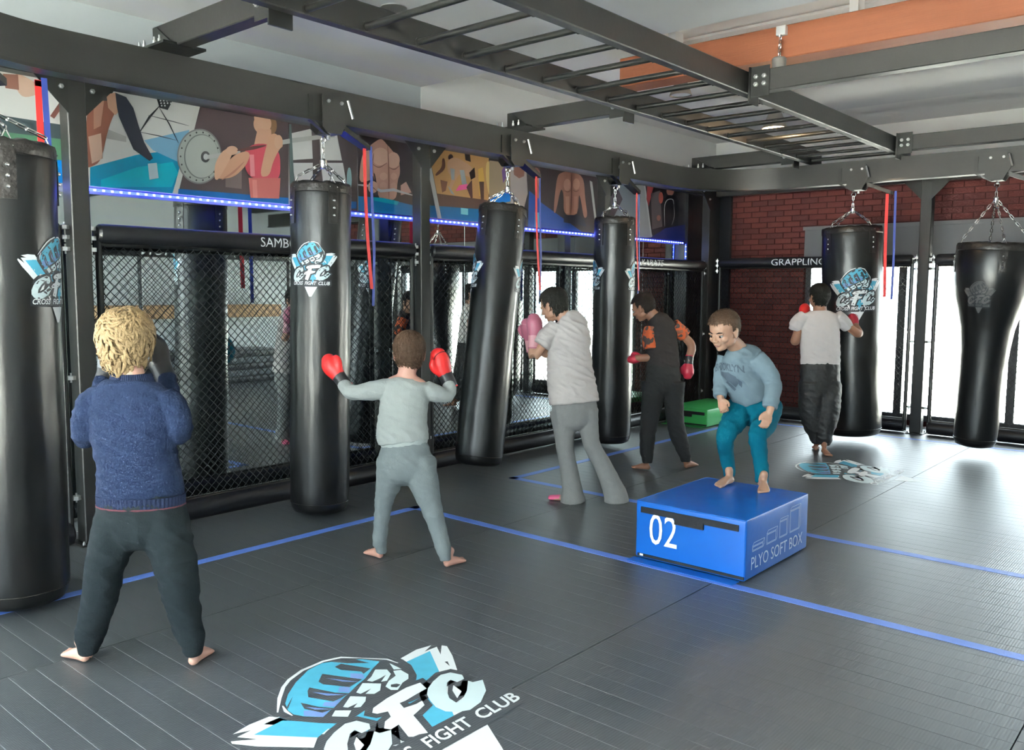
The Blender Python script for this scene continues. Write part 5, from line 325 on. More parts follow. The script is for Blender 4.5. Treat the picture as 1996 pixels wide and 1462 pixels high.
# strip of the same rubber between the planks and the walls
struct(MB().box(XL,-5.425,YF,10.6,-.012,-.003).box(-5.42,2.6,YF,-.21,-.012,-.003).box(-5.42,2.6,10.49,YB,-.012,-.003).obj('trim_1','rubber',None,False))
# ceilings: lower grey soffit over the near half, white ceiling over the far half
struct(MB().box(XL,XR,YF,5.42,3.4,3.5).obj('ceiling_near' if False else 'ceiling','paint_grey',None,False))
struct(MB().box(XL,XR,5.42,YB,3.62,3.72).box(XL,XR,5.36,5.42,3.5,3.72).obj('ceiling','paint_white',None,False))
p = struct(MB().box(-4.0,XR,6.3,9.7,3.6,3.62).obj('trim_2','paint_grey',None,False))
# left wall with a glazed door opening left of the frame
def wall(name, m, boxes):
    mb = MB()
    for b in boxes: mb.box(*b)
    return struct(mb.obj(name, m, None, False))
wall('wall_left','paint_wall',[(XL-.15,XL,YF,-3.05,0,3.72),(XL-.15,XL,.65,YB,0,3.72),(XL-.15,XL,-3.05,.65,3.25,3.72),(XL-.15,XL,-3.05,.65,0,.12)])
wall('wall_right','paint_wall',[(XR,XR+.15,YF,YB,0,3.72)])
wall('wall_rear','paint_wall',[(XL-.15,-5.6,YF-.15,YF,0,3.72),(2.4,XR+.15,YF-.15,YF,0,3.72),(-5.6,2.4,YF-.15,YF,0,.15),(-5.6,2.4,YF-.15,YF,3.3,3.72)])
wb = struct(MB().box(XL-.15,-4.47,YB+.012,YB+.2,0,3.72).box(-4.47,XR+.15,YB+.012,YB+.2,2.42,3.72).box(-4.47,XR+.15,YB+.012,YB+.2,0,.06).obj('wall_back','mortar',None,False))
# bricks of the back wall
bl, bh, bd = .215, .062, .014
bmesh_cache = {}
def brick_mesh(l, k):
    key = (round(l,3),k)
    if key not in bmesh_cache:
        me = bevbox(-l/2,l/2,-bd,0,-bh/2,bh/2,.003,1); me.materials.append(M['brick_'+'abc'[k]]); bmesh_cache[key] = me
    return bmesh_cache[key]
brs = []
row = 0; z = .035
while z < 3.04:
    x = XL + (0 if row%2 else -.1125)
    while x < XR:
        a, b = max(x,XL), min(x+bl,XR)
        segs = [(a,b)]
        if z < 2.42 :
            segs = [(a,min(b,-4.48))]
        for a2,b2 in segs:
            if b2-a2 > .04: brs.append(((a2+b2)/2, z, b2-a2))
        x += bl+.010
    z += bh+.010; row += 1
vb = [b for b in brs if b[1] < 3.0]
vb.sort(key=lambda b: (b[0] > -4.47, abs(b[1]-1.6) if b[0] <= -4.47 else b[0]))
mbr = [MB() for _ in range(3)]
ids = {id(b) for b in vb[:300]}
for b in vb[:300]:
    o = bpy.data.objects.new('brick', brick_mesh(b[2], random.randrange(3))); C.objects.link(o); o.parent = wb
    o.location = (b[0], YB+.012+random.uniform(-.003,.001), b[1])
restb = MB()
for b in brs:
    if id(b) in ids: continue
    k = random.randrange(3)
    restb.box(b[0]-b[2]/2,b[0]+b[2]/2,YB-.002,YB+.012,b[1]-bh/2,b[1]+bh/2,k)
o = restb.obj('bricks',['brick_a','brick_b','brick_c'],wb,False); o['kind'] = 'stuff'
struct(MB().box(XL,XR,YB-.006,YB+.012,3.06,3.62).box(XL,XL+.006,5.42,YB,3.17,3.62).obj('trim_4','paint_white',None,False))
# windows
def window(n, axis, fixed, a0, a1, z0, z1, mull, label=None, thick=.07, head=None):
    """glazed opening: frame, mullions and panes; axis is the direction along the wall"""
    c = (a0+a1)/2; loc = (c,fixed,z0) if axis=='x' else (fixed,c,z0)
    e = bpy.data.objects.new('window_%d'%n, None); C.objects.link(e); e.matrix_world = Matrix.Translation(loc); e['kind']='structure'
    def B(mb,u0,u1,d0,d1,zz0,zz1):
        return mb.box(u0,u1,fixed+d0,fixed+d1,zz0,zz1) if axis=='x' else mb.box(fixed+d0,fixed+d1,u0,u1,zz0,zz1)
    f = MB(); B(f,a0,a1,-.04,.04,z0,z0+thick); B(f,a0,a1,-.04,.04,z1-thick,z1); B(f,a0,a0+thick,-.04,.04,z0+thick,z1-thick); B(f,a1-thick,a1,-.04,.04,z0+thick,z1-thick)
    f.obj('window_frame','alu_dark',e,False)
    cuts = [a0+thick]
    for q,wd in mull:
        m = MB(); B(m,q-wd/2,q+wd/2,-.035,.035,z0+thick,z1-thick); m.obj('mullion','alu_dark',e,False); cuts += [q-wd/2,q+wd/2]
    cuts.append(a1-thick)
    for i in range(0,len(cuts),2):
        g = MB(); B(g,cuts[i],cuts[i+1],-.004,.004,z0+thick,z1-thick); g.obj('pane','glass',e,False)
    return e
window(1,'x',YB+.09,-4.47,XR,.06,2.02,[(-4.16,.05),(-3.27,.09),(-2.05,.09),(-.85,.09),(.35,.09),(1.5,.09)])
struct(MB().box(-4.47,XR,YB-.03,YB+.19,2.02,2.42).box(-4.49,XR,YB-.045,YB-.03,2.39,2.435).obj('trim_3','shutter',None,False))   # roller shutter box over the glazing
window(2,'y',XL-.07,-3.05,.65,.12,3.25,[(-1.2,.08)])
window(3,'x',YF-.07,-5.6,2.4,.15,3.3,[(-3.6,.08),(-1.6,.08),(.4,.08)])  # unseen rear glazing, added and widened to fill the room with daylight
struct(MB().box(-30,30,YB+.25,40,-.2,-.05).box(-30,XL-.2,-25,YB+.25,-.2,-.05).box(-30,30,-30,YF-.3,-.2,-.05).obj('ground','ground_out',None,False))
# orange glulam beam across the far ceiling and timber plate along the left wall
def timber(name, x0,x1,y0,y1,z0,z1, label):
    me = bevbox(x0,x1,y0,y1,z0,z1,.006,1); o = link(name, me, 'wood_orange', None, False); return o
b1 = timber('ceiling_beam', -4.05,XR,6.0,6.22,3.25,3.475,''); tag(b1,'orange-stained glued timber beam under the far ceiling, above the ladder','beam')
b1b = MB(); 
for q in (-3.6,-2.2,-.8,.6,2.0): b1b.box(q-.03,q+.03,6.05,6.17,3.47,3.62)
b1b.obj('hanger','paint_white',b1,False)
b2 = timber('wall_plate', -5.78,-5.64,5.42,10.9,3.10,3.168,''); tag(b2,'thin orange timber strip along the left wall above the posters','strip')
b2c = timber('wall_plate', -5.78,-5.64,4.62,5.42,3.10,3.168,''); b2c.name='plate_end'; b2c.parent=b2
# ------------------------------------------------------------------ mirrors behind the cage
ys = [.95,2.35,4.2,5.95,7.7,9.1,10.25]
names = ['left of the first cage post','behind the blond boy, between the first post and the second bag','behind the second and third bags','behind the boy in the pale tee','behind the fourth bag','in the far left corner']
for i in range(6):
    me = bevbox(XL+.005,XL+.03,ys[i]+.002,ys[i+1]-.002,.10,2.205,.002,1)
    o = link('wall_mirror', me, 'mirror', None, False); tag(o,'tall frameless wall mirror '+names[i],'mirror','mirrors along the left wall')
    t = MB().box(XL+.005,XL+.034,ys[i]+.01,ys[i+1]-.01,.085,.10).obj('mirror_channel','zinc',o,False)
# ------------------------------------------------------------------ printed posters above the mirrors
def poster(i, p):
    name,label,y0,y1,bg,items = p
    me = bevbox(-5.775,-5.70,y0+.001,y1-.001,2.245,3.085,.003,1)
    mt = mat('print_bg_%d'%i, tuple(bg), .32, 0, 0)
    o = link(name, me, None, None, False); o.data.materials.append(mt); tag(o,label,'poster','printed athlete panels above the mirrors')
    mb = MB(); cols = []; 
    for k,(c,pl) in enumerate(items):
        c = tuple(c)
        if c not in cols: cols.append(c)
        x = -5.6995+.00025*k
        if len(pl) >= 6 and c[0] >= c[2] and not (name=='poster' and c[0]<.12 and len(pl)<6):
            for _ in range(2):
                pl = [q for (p,r) in zip(pl,pl[1:]+pl[:1]) for q in ((.78*p[0]+.22*r[0],.78*p[1]+.22*r[1]),(.22*p[0]+.78*r[0],.22*p[1]+.78*r[1]))]
        for ax,lim,sg in ((0,y0+.002,1),(0,y1-.002,-1),(1,2.25,1),(1,3.08,-1)):
            o2=[]
            for p,r in zip(pl,pl[1:]+pl[:1]):
                ip=(p[ax]-lim)*sg>=0; ir=(r[ax]-lim)*sg>=0
                if ip: o2.append(p)
                if ip!=ir:
                    t=(lim-p[ax])/(r[ax]-p[ax]); o2.append((p[0]+(r[0]-p[0])*t,p[1]+(r[1]-p[1])*t))
            pl=o2
            if len(pl)<3: break
        if len(pl)<3: continue
        try: vs,fs = tess(pl)
        except Exception: continue
        mb.add([(x,a,b) for a,b in vs],fs,cols.index(c))
    me = mb.mesh('print',False)
    q = link('print', me, None, o, False)
    for j,c in enumerate(cols): q.data.materials.append(mat('ink_%d_%d'%(i,j), c, .32))
    if q.data.polygons and len(cols)>1: q.data.polygons.foreach_set('material_index', mb.mi)
for i,p in enumerate(POSTERS): poster(i,p)
struct(MB().box(XL,-5.66,10.02,YB,0,3.14).box(XL,-5.5,YB-.06,YB-.008,0,3.0).obj('trim_5','pad',None,False))   # black padding lining the corner
# ------------------------------------------------------------------ blue LED strips under the posters
dm = MB().box(0,.004,-.006,.006,-.005,.005).mesh('diode'); dm.materials.append(M['diode'])
def led(label, pts):
    e = None; a,b = Vector(pts[0]),Vector(pts[1]); d = b-a; L = d.length
    mb = MB(); 
    if abs(d.y)>abs(d.z): mb.box(a.x-.004,a.x,a.y,b.y,a.z-.009,a.z+.009)
    else: mb.box(a.x-.004,a.x,a.y-.009,a.y+.009,min(a.z,b.z),max(a.z,b.z))
    o = mb.obj('led_strip','strip_base',None,False); tag(o,label,'light strip')
    n = int(L/.055)
    for i in range(n):
        q = a+d*((i+.5)/n); c = bpy.data.objects.new('diode',dm); C.objects.link(c); c.parent = o; c.location = q
led('blue dotted light strip between the first post and the second bag',[(-5.693,2.40,2.225),(-5.693,4.20,2.225)])
led('blue dotted light strip between the second bag and the second post',[(-5.693,4.24,2.225),(-5.693,5.95,2.225)])
led('blue dotted light strip behind the third bag, ending at the fourth bag',[(-5.693,5.98,2.225),(-5.693,7.95,2.225)])
led('blue dotted light strip running from the fourth bag into the far corner',[(-5.693,7.98,2.225),(-5.693,9.98,2.225)])
led('short upright blue light strip dropping down beside the second bag',[(-5.66,4.19,2.0),(-5.66,4.19,2.21)])
led('short upright blue light strip dropping down in the far corner',[(-5.66,9.98,2.02),(-5.66,9.98,2.21)])
led('short blue light strip left of the first post',[(-5.693,1.0,2.225),(-5.693,2.2,2.225)])
# ------------------------------------------------------------------ floor tape and floor logos
def tape(label, pts, wd=.07, z=.0016):
    mb = MB()
    for (a,b) in zip(pts[:-1],pts[1:]):
        if a[0]==b[0]: mb.box(a[0]-wd/2,a[0]+wd/2,min(a[1],b[1])-wd/2,max(a[1],b[1])+wd/2,-.0005,z)
        else: mb.box(min(a[0],b[0])-wd/2,max(a[0],b[0])+wd/2,a[1]-wd/2,a[1]+wd/2,-.0005,z)
    return tag(mb.obj('floor_tape','tape',None,False),label,'tape')
tape('blue floor tape cornering behind the boy in grey and running under the blue box',[(-4.6,-.1),(-4.6,4.245),(2.5,4.245)])
tape('blue floor tape by the teenager in pale tee, passing behind the blue box',[(-4.72,9.95),(-4.72,5.5),(2.5,5.5)])
tape('blue floor tape along the windows at the far end of the mat',[(-4.66,9.95),(2.5,9.95)],.06,.0012)
LM = {'white':'logo_white','ice':'logo_ice','cyan':'logo_cyan','lav':'logo_lav','dark':'logo_dark'}
def logo_parts(maxlen=None):
    out=[]
    for c,l,pl in LOGO:
        try: vs,fs = tess(pl,maxlen)
        except Exception: continue
        out.append((LM[c],l,vs,fs))
    for s,u0,wd in (('CROSS',-.40,.25),('FIGHT',-.11,.24),('CLUB',.165,.225)):
        vs,fs = text2d(s,1,.25,.02); 
        out.append(('logo_white',8,[(u0+x*wd,-.315+y*.072) for x,y in vs],fs))
    return out
LOGO_FLAT = logo_parts(); LOGO_FINE = logo_parts(.12)
def build_logo(name, place, parent, fine=False, step=.0004, recolor=None):
    mb = MB(); ms=[]
    for m,l,vs,fs in (LOGO_FINE if fine else LOGO_FLAT):
        m2 = recolor(m) if recolor else m
        if m2 not in ms: ms.append(m2)
        mb.add([place(u,v,(l+1)*step) for u,v in vs],fs,ms.index(m2))
    me = mb.mesh(name,False); o = link(name,me,ms,parent,False)
    if len(ms)>1: o.data.polygons.foreach_set('material_index',mb.mi)
    return o
def floor_logo(u0, v0, sc, label):
    o = build_logo('floor_logo', lambda u,v,h: (-(v*sc)+v0, u*sc+u0, .0004+h*.5), None, recolor=lambda m: 'rubber' if m=='logo_dark' else m)
    return tag(o,label,'logo','club fist logos printed on the mat')
floor_logo(2.10,-2.40,1.0,'large blue and white fist logo on the mat in the foreground, reading FIGHT CLUB')
floor_logo(7.73,-2.61,.99,'far blue and white fist logo on the mat, beyond the blue box')
# ------------------------------------------------------------------ the steel rig
def bolt(mb, c, ax='x', r=.012, h=.012, s=1):
    c = Vector(c); d = {'x':Vector((s,0,0)),'y':Vector((0,s,0)),'z':Vector((0,0,s))}[ax]
    mb.tube([c,c+d*h],r,6); mb.tube([c+d*h,c+d*(h*1.7)],r*.55,6)
def rect_bar(mb, x0,x1,y0,y1,z0,z1): mb.box(x0,x1,y0,y1,z0,z1)
def post(x, y, label, wx=.11, side='x', gy=(1,1), top=2.83):
    e = empty('rig_post',(x,y,0),label,'post')
    link('post_tube', bevbox(x-wx/2,x+wx/2,y-.055,y+.055,.012,top,.006,1),'steel_beam',e,False)
    MB().box(x-.09,x+.09,y-.09,y+.09,0,.012).obj('base_plate','steel_black',e,False)
    mb = MB()
    for sx in (-1,1):
        for sy in (-1,1): bolt(mb,(x+sx*.072,y+sy*.072,.012),'z',.009,.012)
    mb.obj('anchor_bolts','zinc',e)['kind']='stuff'
    g = MB(); bl = MB()
    for s,on in ((-1,gy[0]),(1,gy[1])):
        if not on: continue
        if side=='x':
            g.prism([(y+s*.05,top-.2),(y+s*.05,top+.13),(y+s*.30,top+.13),(y+s*.30,top+.02),(y+s*.24,top)],'x',x+wx/2,x+wx/2+.008)
            for q,zz in ((.12,.09),(.25,.09),(.25,.04),(.09,-.05)): bolt(bl,(x+wx/2+.008,y+s*q,top+zz),'x',.015,.012)
        else:
            g.prism([(x+s*.05,top-.2),(x+s*.05,top+.13),(x+s*.30,top+.13),(x+s*.30,top+.02),(x+s*.24,top)],'y',y-.055-.008,y-.055)
            for q,zz in ((.12,.09),(.25,.09),(.25,.04)): bolt(bl,(x+s*q,y-.063,top+zz),'y',.015,.012,-1)
    if g.v: g.obj('gusset_plate','steel_black',e,False); bl.obj('gusset_bolts','zinc',e)['kind']='stuff'
    return e
P1 = post(-5.48,2.28,'black steel post beside the blond boy, with a gusset and bolts at the top',.12)
P2 = post(-5.48,5.14,'black steel post behind the head of the boy in grey')
P3_ = post(-5.48,7.86,'black steel post rising behind the fourth bag')
P4_ = post(-5.48,10.22,'black steel post in the far left corner of the cage',gy=(1,0))
P5 = post(-2.86,10.38,'black steel post standing before the windows, between the two far bags',.12,'y')
P6 = post(.2,10.38,'black steel post before the windows, right of the pear-shaped bag',.12,'y')
mb = MB().box(-5.53,-5.43,.4,10.28,2.83,2.97); o = mb.obj('side_beam','steel_beam',None,False); tag(o,'black steel beam joining the tops of the posts along the mirror wall','beam')
bb = MB()
for y in (1.4,3.3,3.9,4.6,6.2,7.2,8.7,9.6): bolt(bb,(-5.43,y,2.90),'x',.014,.012)
bb.obj('beam_bolts','zinc',o)['kind']='stuff'
mb = MB().box(-5.43,2.5,10.33,10.43,2.83,2.97); o = mb.obj('back_beam','steel_beam',None,False); tag(o,'black steel beam joining the posts along the window side','beam')
bb = MB()
for x in (-4.6,-3.6,-1.6,-.4): bolt(bb,(x,10.33,2.90),'y',.014,.012,-1)
bb.obj('beam_bolts','zinc',o)['kind']='stuff'
# curved trolley track
def arc(cx,cy,r,a0,a1,n): return [(cx+r*math.cos(R(a0+(a1-a0)*i/n)),cy+r*math.sin(R(a0+(a1-a0)*i/n))) for i in range(n+1)]
TR = .95
path = [(2.4,1.05)] + arc(-4.95+TR,1.05+TR,TR,270,180,14) + arc(-4.95+TR,9.3-TR,TR,180,90,14) + [(2.5,9.3)]
def sweep(path, prof):
    n=len(path); rg=[]
    for i in range(n):
        a=Vector((*path[max(i-1,0)],0)); b=Vector((*path[min(i+1,n-1)],0)); t=(b-a).normalized(); nn=Vector((-t.y,t.x,0))
        rg.append([Vector((*path[i],0))+nn*u+Vector((0,0,z)) for u,z in prof])
    return MB().rings(rg,True)
tk = sweep(path,[(-.045,2.745),(.045,2.745),(.045,2.968),(-.045,2.968)]).obj('trolley_track','steel_beam',None,True,40)
tag(tk,'black steel bag track with rounded corners, running along the mirrors and then the windows','track')
lip = sweep(path,[(-.062,2.735),(.062,2.735),(.062,2.752),(-.062,2.752)]).obj('track_flange','steel_black',tk,True,40)
# cross beams
def cross(y, label, parts):
    e = empty('cross_beam',((parts[0][0]+parts[-1][1])/2,y,2.97),label,'beam')
    for a,b in parts: link('beam_length', bevbox(a,b,y-.05,y+.05,2.972,3.115,.005,1),'steel_beam',e,False)
    m = MB(); z = MB()
    m.box(-5.12,-4.72,y-.13,y+.13,2.970,2.984)                       # clamp plate on the track
    for sx in (-.12,-.06,.06,.12) :
        for sy in (-.095,.095): bolt(z,(-4.95+sx,y+sy,2.984),'z',.011,.03)
    for s in (-1,1): m.prism([(-4.95+.02,2.984),(-4.95+.2,2.984),(-4.95+.02,3.10)],'y',y+s*.052,y+s*.060)
    for xx,s in ((-3.79,-1),(-2.76,1)):
        m.box(min(xx,xx+s*.14),max(xx,xx+s*.14),y-.058,y-.050,2.94,3.14); m.box(xx-.006,xx+.006,y-.07,y+.07,2.90,3.14)
        for q in (.045,.105):
            for zz in (3.02,3.07): bolt(z,(xx+s*q,y-.058,zz),'y',.016,.014,-1)
    m.obj('bracket','steel_black',e,False); z.obj('bracket_bolts','zinc',e)['kind']='stuff'
    return e
cross(2.6,'nearest black cross beam, upper left, running from the track to the ladder',[(-5.0,-3.79),(-2.76,2.5)])
cross(5.75,'middle black cross beam meeting the ladder halfway along',[(-5.0,-3.79),(-2.76,2.5)])
cross(8.95,'farthest black cross beam at the end of the ladder',[(-5.0,-3.79),(-2.76,2.5)])
# monkey-bar ladder
e = empty('monkey_bars',(-3.275,5.5,2.97),'black overhead ladder of monkey bars running down the middle of the rig','ladder')
for x0,x1 in ((-3.77,-3.70),(-2.85,-2.78)):
    link('side_rail', bevbox(x0,x1,1.1,9.42,2.968,3.12,.006,1),'steel_beam',e,False)
rm = MB().tube([(-.47,0,0),(.47,0,0)],.019,12)
for s in (-1,1): rm.tube([(s*.425,0,0),(s*.415,0,0)],.026,12)
rme = rm.mesh('rung'); finish(rme); rme.materials.append(M['steel_black'])
y = 1.56
while y < 9.3:
    c = bpy.data.objects.new('rung', rme); C.objects.link(c); c.parent = e; c.matrix_parent_inverse = e.matrix_world.inverted(); c.location = (-3.275,y,2.995); y += .3785
# ------------------------------------------------------------------ cage panels: frame, padded rails and woven mesh
def chainlink(a, b, z0, z1, pitch=.0295, r=.003):
    """zigzag wires, hooked into each other; a,b are (x,y) ends"""
    a = Vector((*a,0)); b = Vector((*b,0)); d = (b-a); L = d.length; d.normalize(); n = Vector((-d.y,d.x,0))
    k = int(L/pitch); p = L/k; m = int((z1-z0)/(2*p)); hz = (z1-z0)/m/1
    V=[];F=[]
    for i in range(k+1):
        pts=[]
        for j in range(2*m+1):
            s = (1 if (j+i)%2 else -1)*.5
            off = .0034*(1 if (j+i)%2 else -1)*(1 if i%2 else -1)
            u = min(max((i+s)*p,0),L)
            pts.append(a+d*u+n*off+Vector((0,0,z0+j*hz/2)))
        base=len(V)
        for j,q in enumerate(pts):
            for w_ in ((d*r),(n*r),(-d*r),(-n*r)): V.append(tuple(q+w_))
        for j in range(len(pts)-1):
            for q in range(4):
                F.append((base+4*j+q,base+4*j+(q+1)%4,base+4*j+4+(q+1)%4,base+4*j+4+q))
    mb=MB(); mb.v=V; mb.f=F; mb.mi=[0]*len(F); return mb
def roll(a, b, z, r, name, e, m='pad', sq=1.0):
    a=Vector((*a,z)); b=Vector((*b,z)); d=(b-a).normalized()
    pts=[a,a+d*.015,a+d*.04]; rs=[r*.72,r*.95,r]
    n=8
    for i in range(1,n): pts.append(a.lerp(b,i/n)); rs.append(r)
    pts += [b-d*.04,b-d*.015,b]; rs += [r,r*.95,r*.72]
    return MB().tube(pts,rs,16).obj(name,m,e)
def panel(a, b, label, text=None, top=1.935, group='padded chain-link cage panels'):
    av=Vector((*a,0)); bv=Vector((*b,0)); d=(bv-av).normalized()
    e = empty('chain_fence',((a[0]+b[0])/2,(a[1]+b[1])/2,0),label,'cage panel',group)
    f = MB()
    for q in (av+d*.03,bv-d*.03): f.tube([q+Vector((0,0,.02)),q+Vector((0,0,top))],.022,10)
    f.tube([av+d*.03+Vector((0,0,.15)),bv-d*.03+Vector((0,0,.15))],.018,8); f.tube([av+d*.03+Vector((0,0,top-.06)),bv-d*.03+Vector((0,0,top-.06))],.018,8)
    f.obj('panel_frame','steel_black',e)
    tp = roll((av+d*.02)[:2],(bv-d*.02)[:2],top,.062,'top_pad',e)
    roll((av+d*.02)[:2],(bv-d*.02)[:2],.082,.075,'bottom_pad',e)
    c = chainlink((av+d*.05)[:2],(bv-d*.05)[:2],.16,top-.05).obj('chain_link','wire',e,False); c['kind']='stuff'
    cl = MB()
    for q,s in ((av,-1),(bv,1)):
        for z in (.30,1.05,top+.03,top-.03,top-.10):
            p=q+d*s*.012; cl.tube([p+Vector((0,0,z-.012)),p+Vector((0,0,z+.012))],.03,8)
            cl.tube([p+Vector((0,0,z-.03)),p+Vector((0,0,z+.03))],.006,6)
    cl.obj('clamps','zinc' if text!='X' else 'zinc',e)
    return e,tp
def pad_text(tp, s, a, wd, d, z, r, hgt=.07, shear=0):
    """lettering wrapped on the pad roll; a start point, d direction, normal towards the room"""
    vs,fs=refine(*text2d(s,1,shear,.0),.16); a=Vector(a); d=Vector(d).normalized(); up=Vector((0,0,1)); n=d.cross(up)*1.0
    mb=MB(); P=[]
    for x,y in vs:
        an=(y-.5)*hgt/r
        P.append(a+d*(x*wd)+n*(r+.0012)*math.cos(an)+up*(r+.0012)*math.sin(an))
    mb.add(P,fs); return link('lettering',mb.mesh('t',False),'print_white',tp,False)
zt=1.935
e,t = panel((-5.48,1.0),(-5.48,2.19),'cage panel left of the first post, mostly behind the nearest bag')
e,t = panel((-5.48,2.37),(-5.48,5.06),'cage panel between the first and second posts with SAMBO on its padded top rail')
pad_text(t,'SAMBO',(-5.48,3.52,zt),.31,(0,1,0),zt,.062)
e,t = panel((-5.48,5.22),(-5.48,7.78),'cage panel between the second and third posts, behind the teenager in pale tee')
pad_text(t,'CIE',(-5.48,6.06,zt),.20,(0,1,0),zt,.062)
e,t = panel((-5.48,7.94),(-5.48,10.14),'cage panel nearest the far corner with KARATE on its padded top rail')
pad_text(t,'KARATE',(-5.48,8.55,zt),.50,(0,1,0),zt,.062,.075,.2)
e,t = panel((-5.40,10.38),(-2.96,10.38),'cage panel before the brick wall with GRAPPLING on its padded top rail',top=1.97)
pad_text(t,'GRAPPLING',(-4.64,10.38,1.97),.68,(1,0,0),1.97,.062,.085)
e,t = panel((-2.76,10.38),(.1,10.38),'cage panel before the windows, behind the pear-shaped bag',top=1.97)
e,t = panel((.3,10.38),(2.5,10.38),'cage panel before the windows at the right end',top=1.97)
# padded rail across the room, facing the mirrors (seen in them)
e = empty('cage_rail',(1.5,6.3,0),'padded rail lettered MUSCULATION on the far side of the room, seen in the mirror','rail')
tp = roll((1.5,9.0),(1.5,3.6),2.17,.09,'top_pad',e)
vs,fs=refine(*text2d('MUSCULATION',1,0,0),.16); mb=MB(); mb.add([(1.5-.0915*math.cos((y-.5)*1.3),7.9-x*1.6,2.17+.0915*math.sin((y-.5)*1.3)) for x,y in vs],fs); link('lettering',mb.mesh('t',False),'print_white',tp,False)
for y in (3.62,6.3,8.98): MB().tube([(1.5,y,0),(1.5,y,2.12)],.03,10).obj('upright','steel_black',e)
# bench with a pale wooden front and stacked mats on the far side, seen in the mirror
e = empty('wall_shelf',(2.2,7.4,0),'long pale wooden shelf on the far side of the room, seen in the mirror','shelf')
link('shelf_board',bevbox(2.05,2.598,6.0,9.2,1.10,1.32,.01,1),'wood_pale',e,False)
for y in (): link('bench_side',bevbox(1.8,2.55,y-.04,y+.04,0,1.10,.005,1),'steel_black',e,False)
for k in range(5):
    o = link('gym_mat', bevbox(1.55+.02*(k%2),2.5,4.9+.03*k,8.9,.0+.11*k+.001,.11*(k+1)-.004,.02,2),'glove_grey' if k%2 else 'pad',None,True)
    tag(o,['bottom mat of the dark stack','second mat from the bottom of the dark stack','middle mat of the dark stack','fourth mat of the dark stack','top mat of the dark stack'][k]+' below the wooden shelf across the room','mat','mats stacked across the room')
# ------------------------------------------------------------------ trolleys, straps and bags
def trolley(P, ang, label):
    """P on the track centre line; ang = direction of the track"""
    e = empty('bag_trolley',(P[0],P[1],2.75),label,'trolley','bag trolleys on the track')
    Mx = Matrix.Translation((P[0],P[1],0)) @ Matrix.Rotation(ang,4,'Z')      # local: x along track, -y towards room
    def T(mb): mb.v=[tuple(Mx@Vector(v)) for v in mb.v]; return mb
    hexp=[(-.10,2.915),(.09,2.915),(.115,2.885),(.115,2.77),(.055,2.665),(-.06,2.665),(-.10,2.70)]
    for s in (-1,1): 
        T(MB().prism(hexp,'y',s*.070-.004,s*.070+.004)).obj('side_plate','steel_beam',e,False)
    T(MB().prism([(-.05,2.665),(.05,2.665),(.03,2.70),(-.03,2.70)],'y',-.068,.068)).obj('bottom_plate','steel_black',e,False)
    b=MB()
    for q in (-.055,.055): bolt(b,(q,-.074,2.875),'y',.013,.012,-1)
    b.tube([(0,0,2.66),(0,0,2.635)],.012,8); b.tube([(.10,-.09,2.90),(.135,-.10,2.78)],.009,8); T(b).obj('trolley_bolts','zinc',e)['kind']='stuff'
    a=MB().box(-.20,-.10,-.055,-.025,2.74,2.765).box(-.20,-.165,-.055,-.025,2.765,2.90); a.rings([[(-.20,-.06,2.74),(-.17,-.06,2.74),(-.17,-.02,2.74),(-.20,-.02,2.74)],[(-.05,-.05,2.655),(-.02,-.05,2.655),(-.02,-.02,2.655),(-.05,-.02,2.655)]])
    T(a).obj('brake_arm','steel_black',e,False)
    a=MB(); a.rings([[(.10,-.05,2.70),(.10,.05,2.70),(.10,.05,2.74),(.10,-.05,2.74)],[(.34,-.04,2.60),(.34,.04,2.60),(.34,.04,2.635),(.34,-.04,2.635)]]); T(a).obj('strap_arm','steel_black',e,False)
    a=MB()
    for q in (-.05,.05): a.tube([(q,-.055,2.83),(q,.055,2.83)],.028,12)
    T(a).obj('wheels','zinc',e)
    return e,Mx
def ribbon(name,m,pts,wd,side,label,group):
    rg=[]; side=Vector(side).normalized()
    for i,p in enumerate(pts):
        p=Vector(p); t=(Vector(pts[min(i+1,len(pts)-1)])-Vector(pts[max(i-1,0)])).normalized(); n=t.cross(side).normalized()*.0014
        rg.append([p-side*wd/2-n,p+side*wd/2-n,p+side*wd/2+n,p-side*wd/2+n])
    o=MB().rings(rg,True).obj(name,m,None,True,60); tag(o,label,'strap',group)
    e1=MB().rings([[q+Vector((0,0,.004)) for q in rg[0]],[q+Vector((0,0,-.03)) for q in rg[0]]],True).obj('strap_end',m,o,False)
    return o
def straps(Mx, rl, bl, rlen=1.0, blen=1.15, rw=.036, bw=.030):
    def W(p): return Mx@Vector(p)
    s=(Mx.to_3x3()@Vector((1,.25,0)))
    r=[(.30,-.02,2.605),(.302,-.022,2.3),(.31,-.03,2.0),(.33,-.05,2.605-rlen)]
    b=[(.375,.0,2.63),(.38,.0,2.3),(.39,-.01,1.9),(.385,0,2.63-blen)]
    ribbon('pull_strap','strap_red',[W(p) for p in r],rw,s,rl,'red and blue pull straps on the trolleys')
    ribbon('pull_strap','strap_blue',[W(p) for p in b],bw,s,bl,'red and blue pull straps on the trolleys')
link_me = MB().tube([Vector((.0085*math.cos(t)*1.1,0,.0115*math.sin(t)+(.012 if math.sin(t)>0 else -.012))) for t in [2*PI*k/12 for k in range(12)]],.0042,5,closed=True)
def chain(mb, a, b, pitch=.042):
    a=Vector(a); b=Vector(b); L=(b-a).length; n=max(2,int(L/pitch)); d=(b-a)/L; q=Vector((0,0,1)).rotation_difference(d)
    for i in range(n):
        M4=Matrix.Translation(a+d*(i+.5)*L/n)@q.to_matrix().to_4x4()@Matrix.Rotation(R(90*(i%2)+20),4,'Z')@Matrix.Diagonal((1,1,L/n/.0395,1))
        mb.add([tuple(M4@Vector(v)) for v in link_me.v],link_me.f)
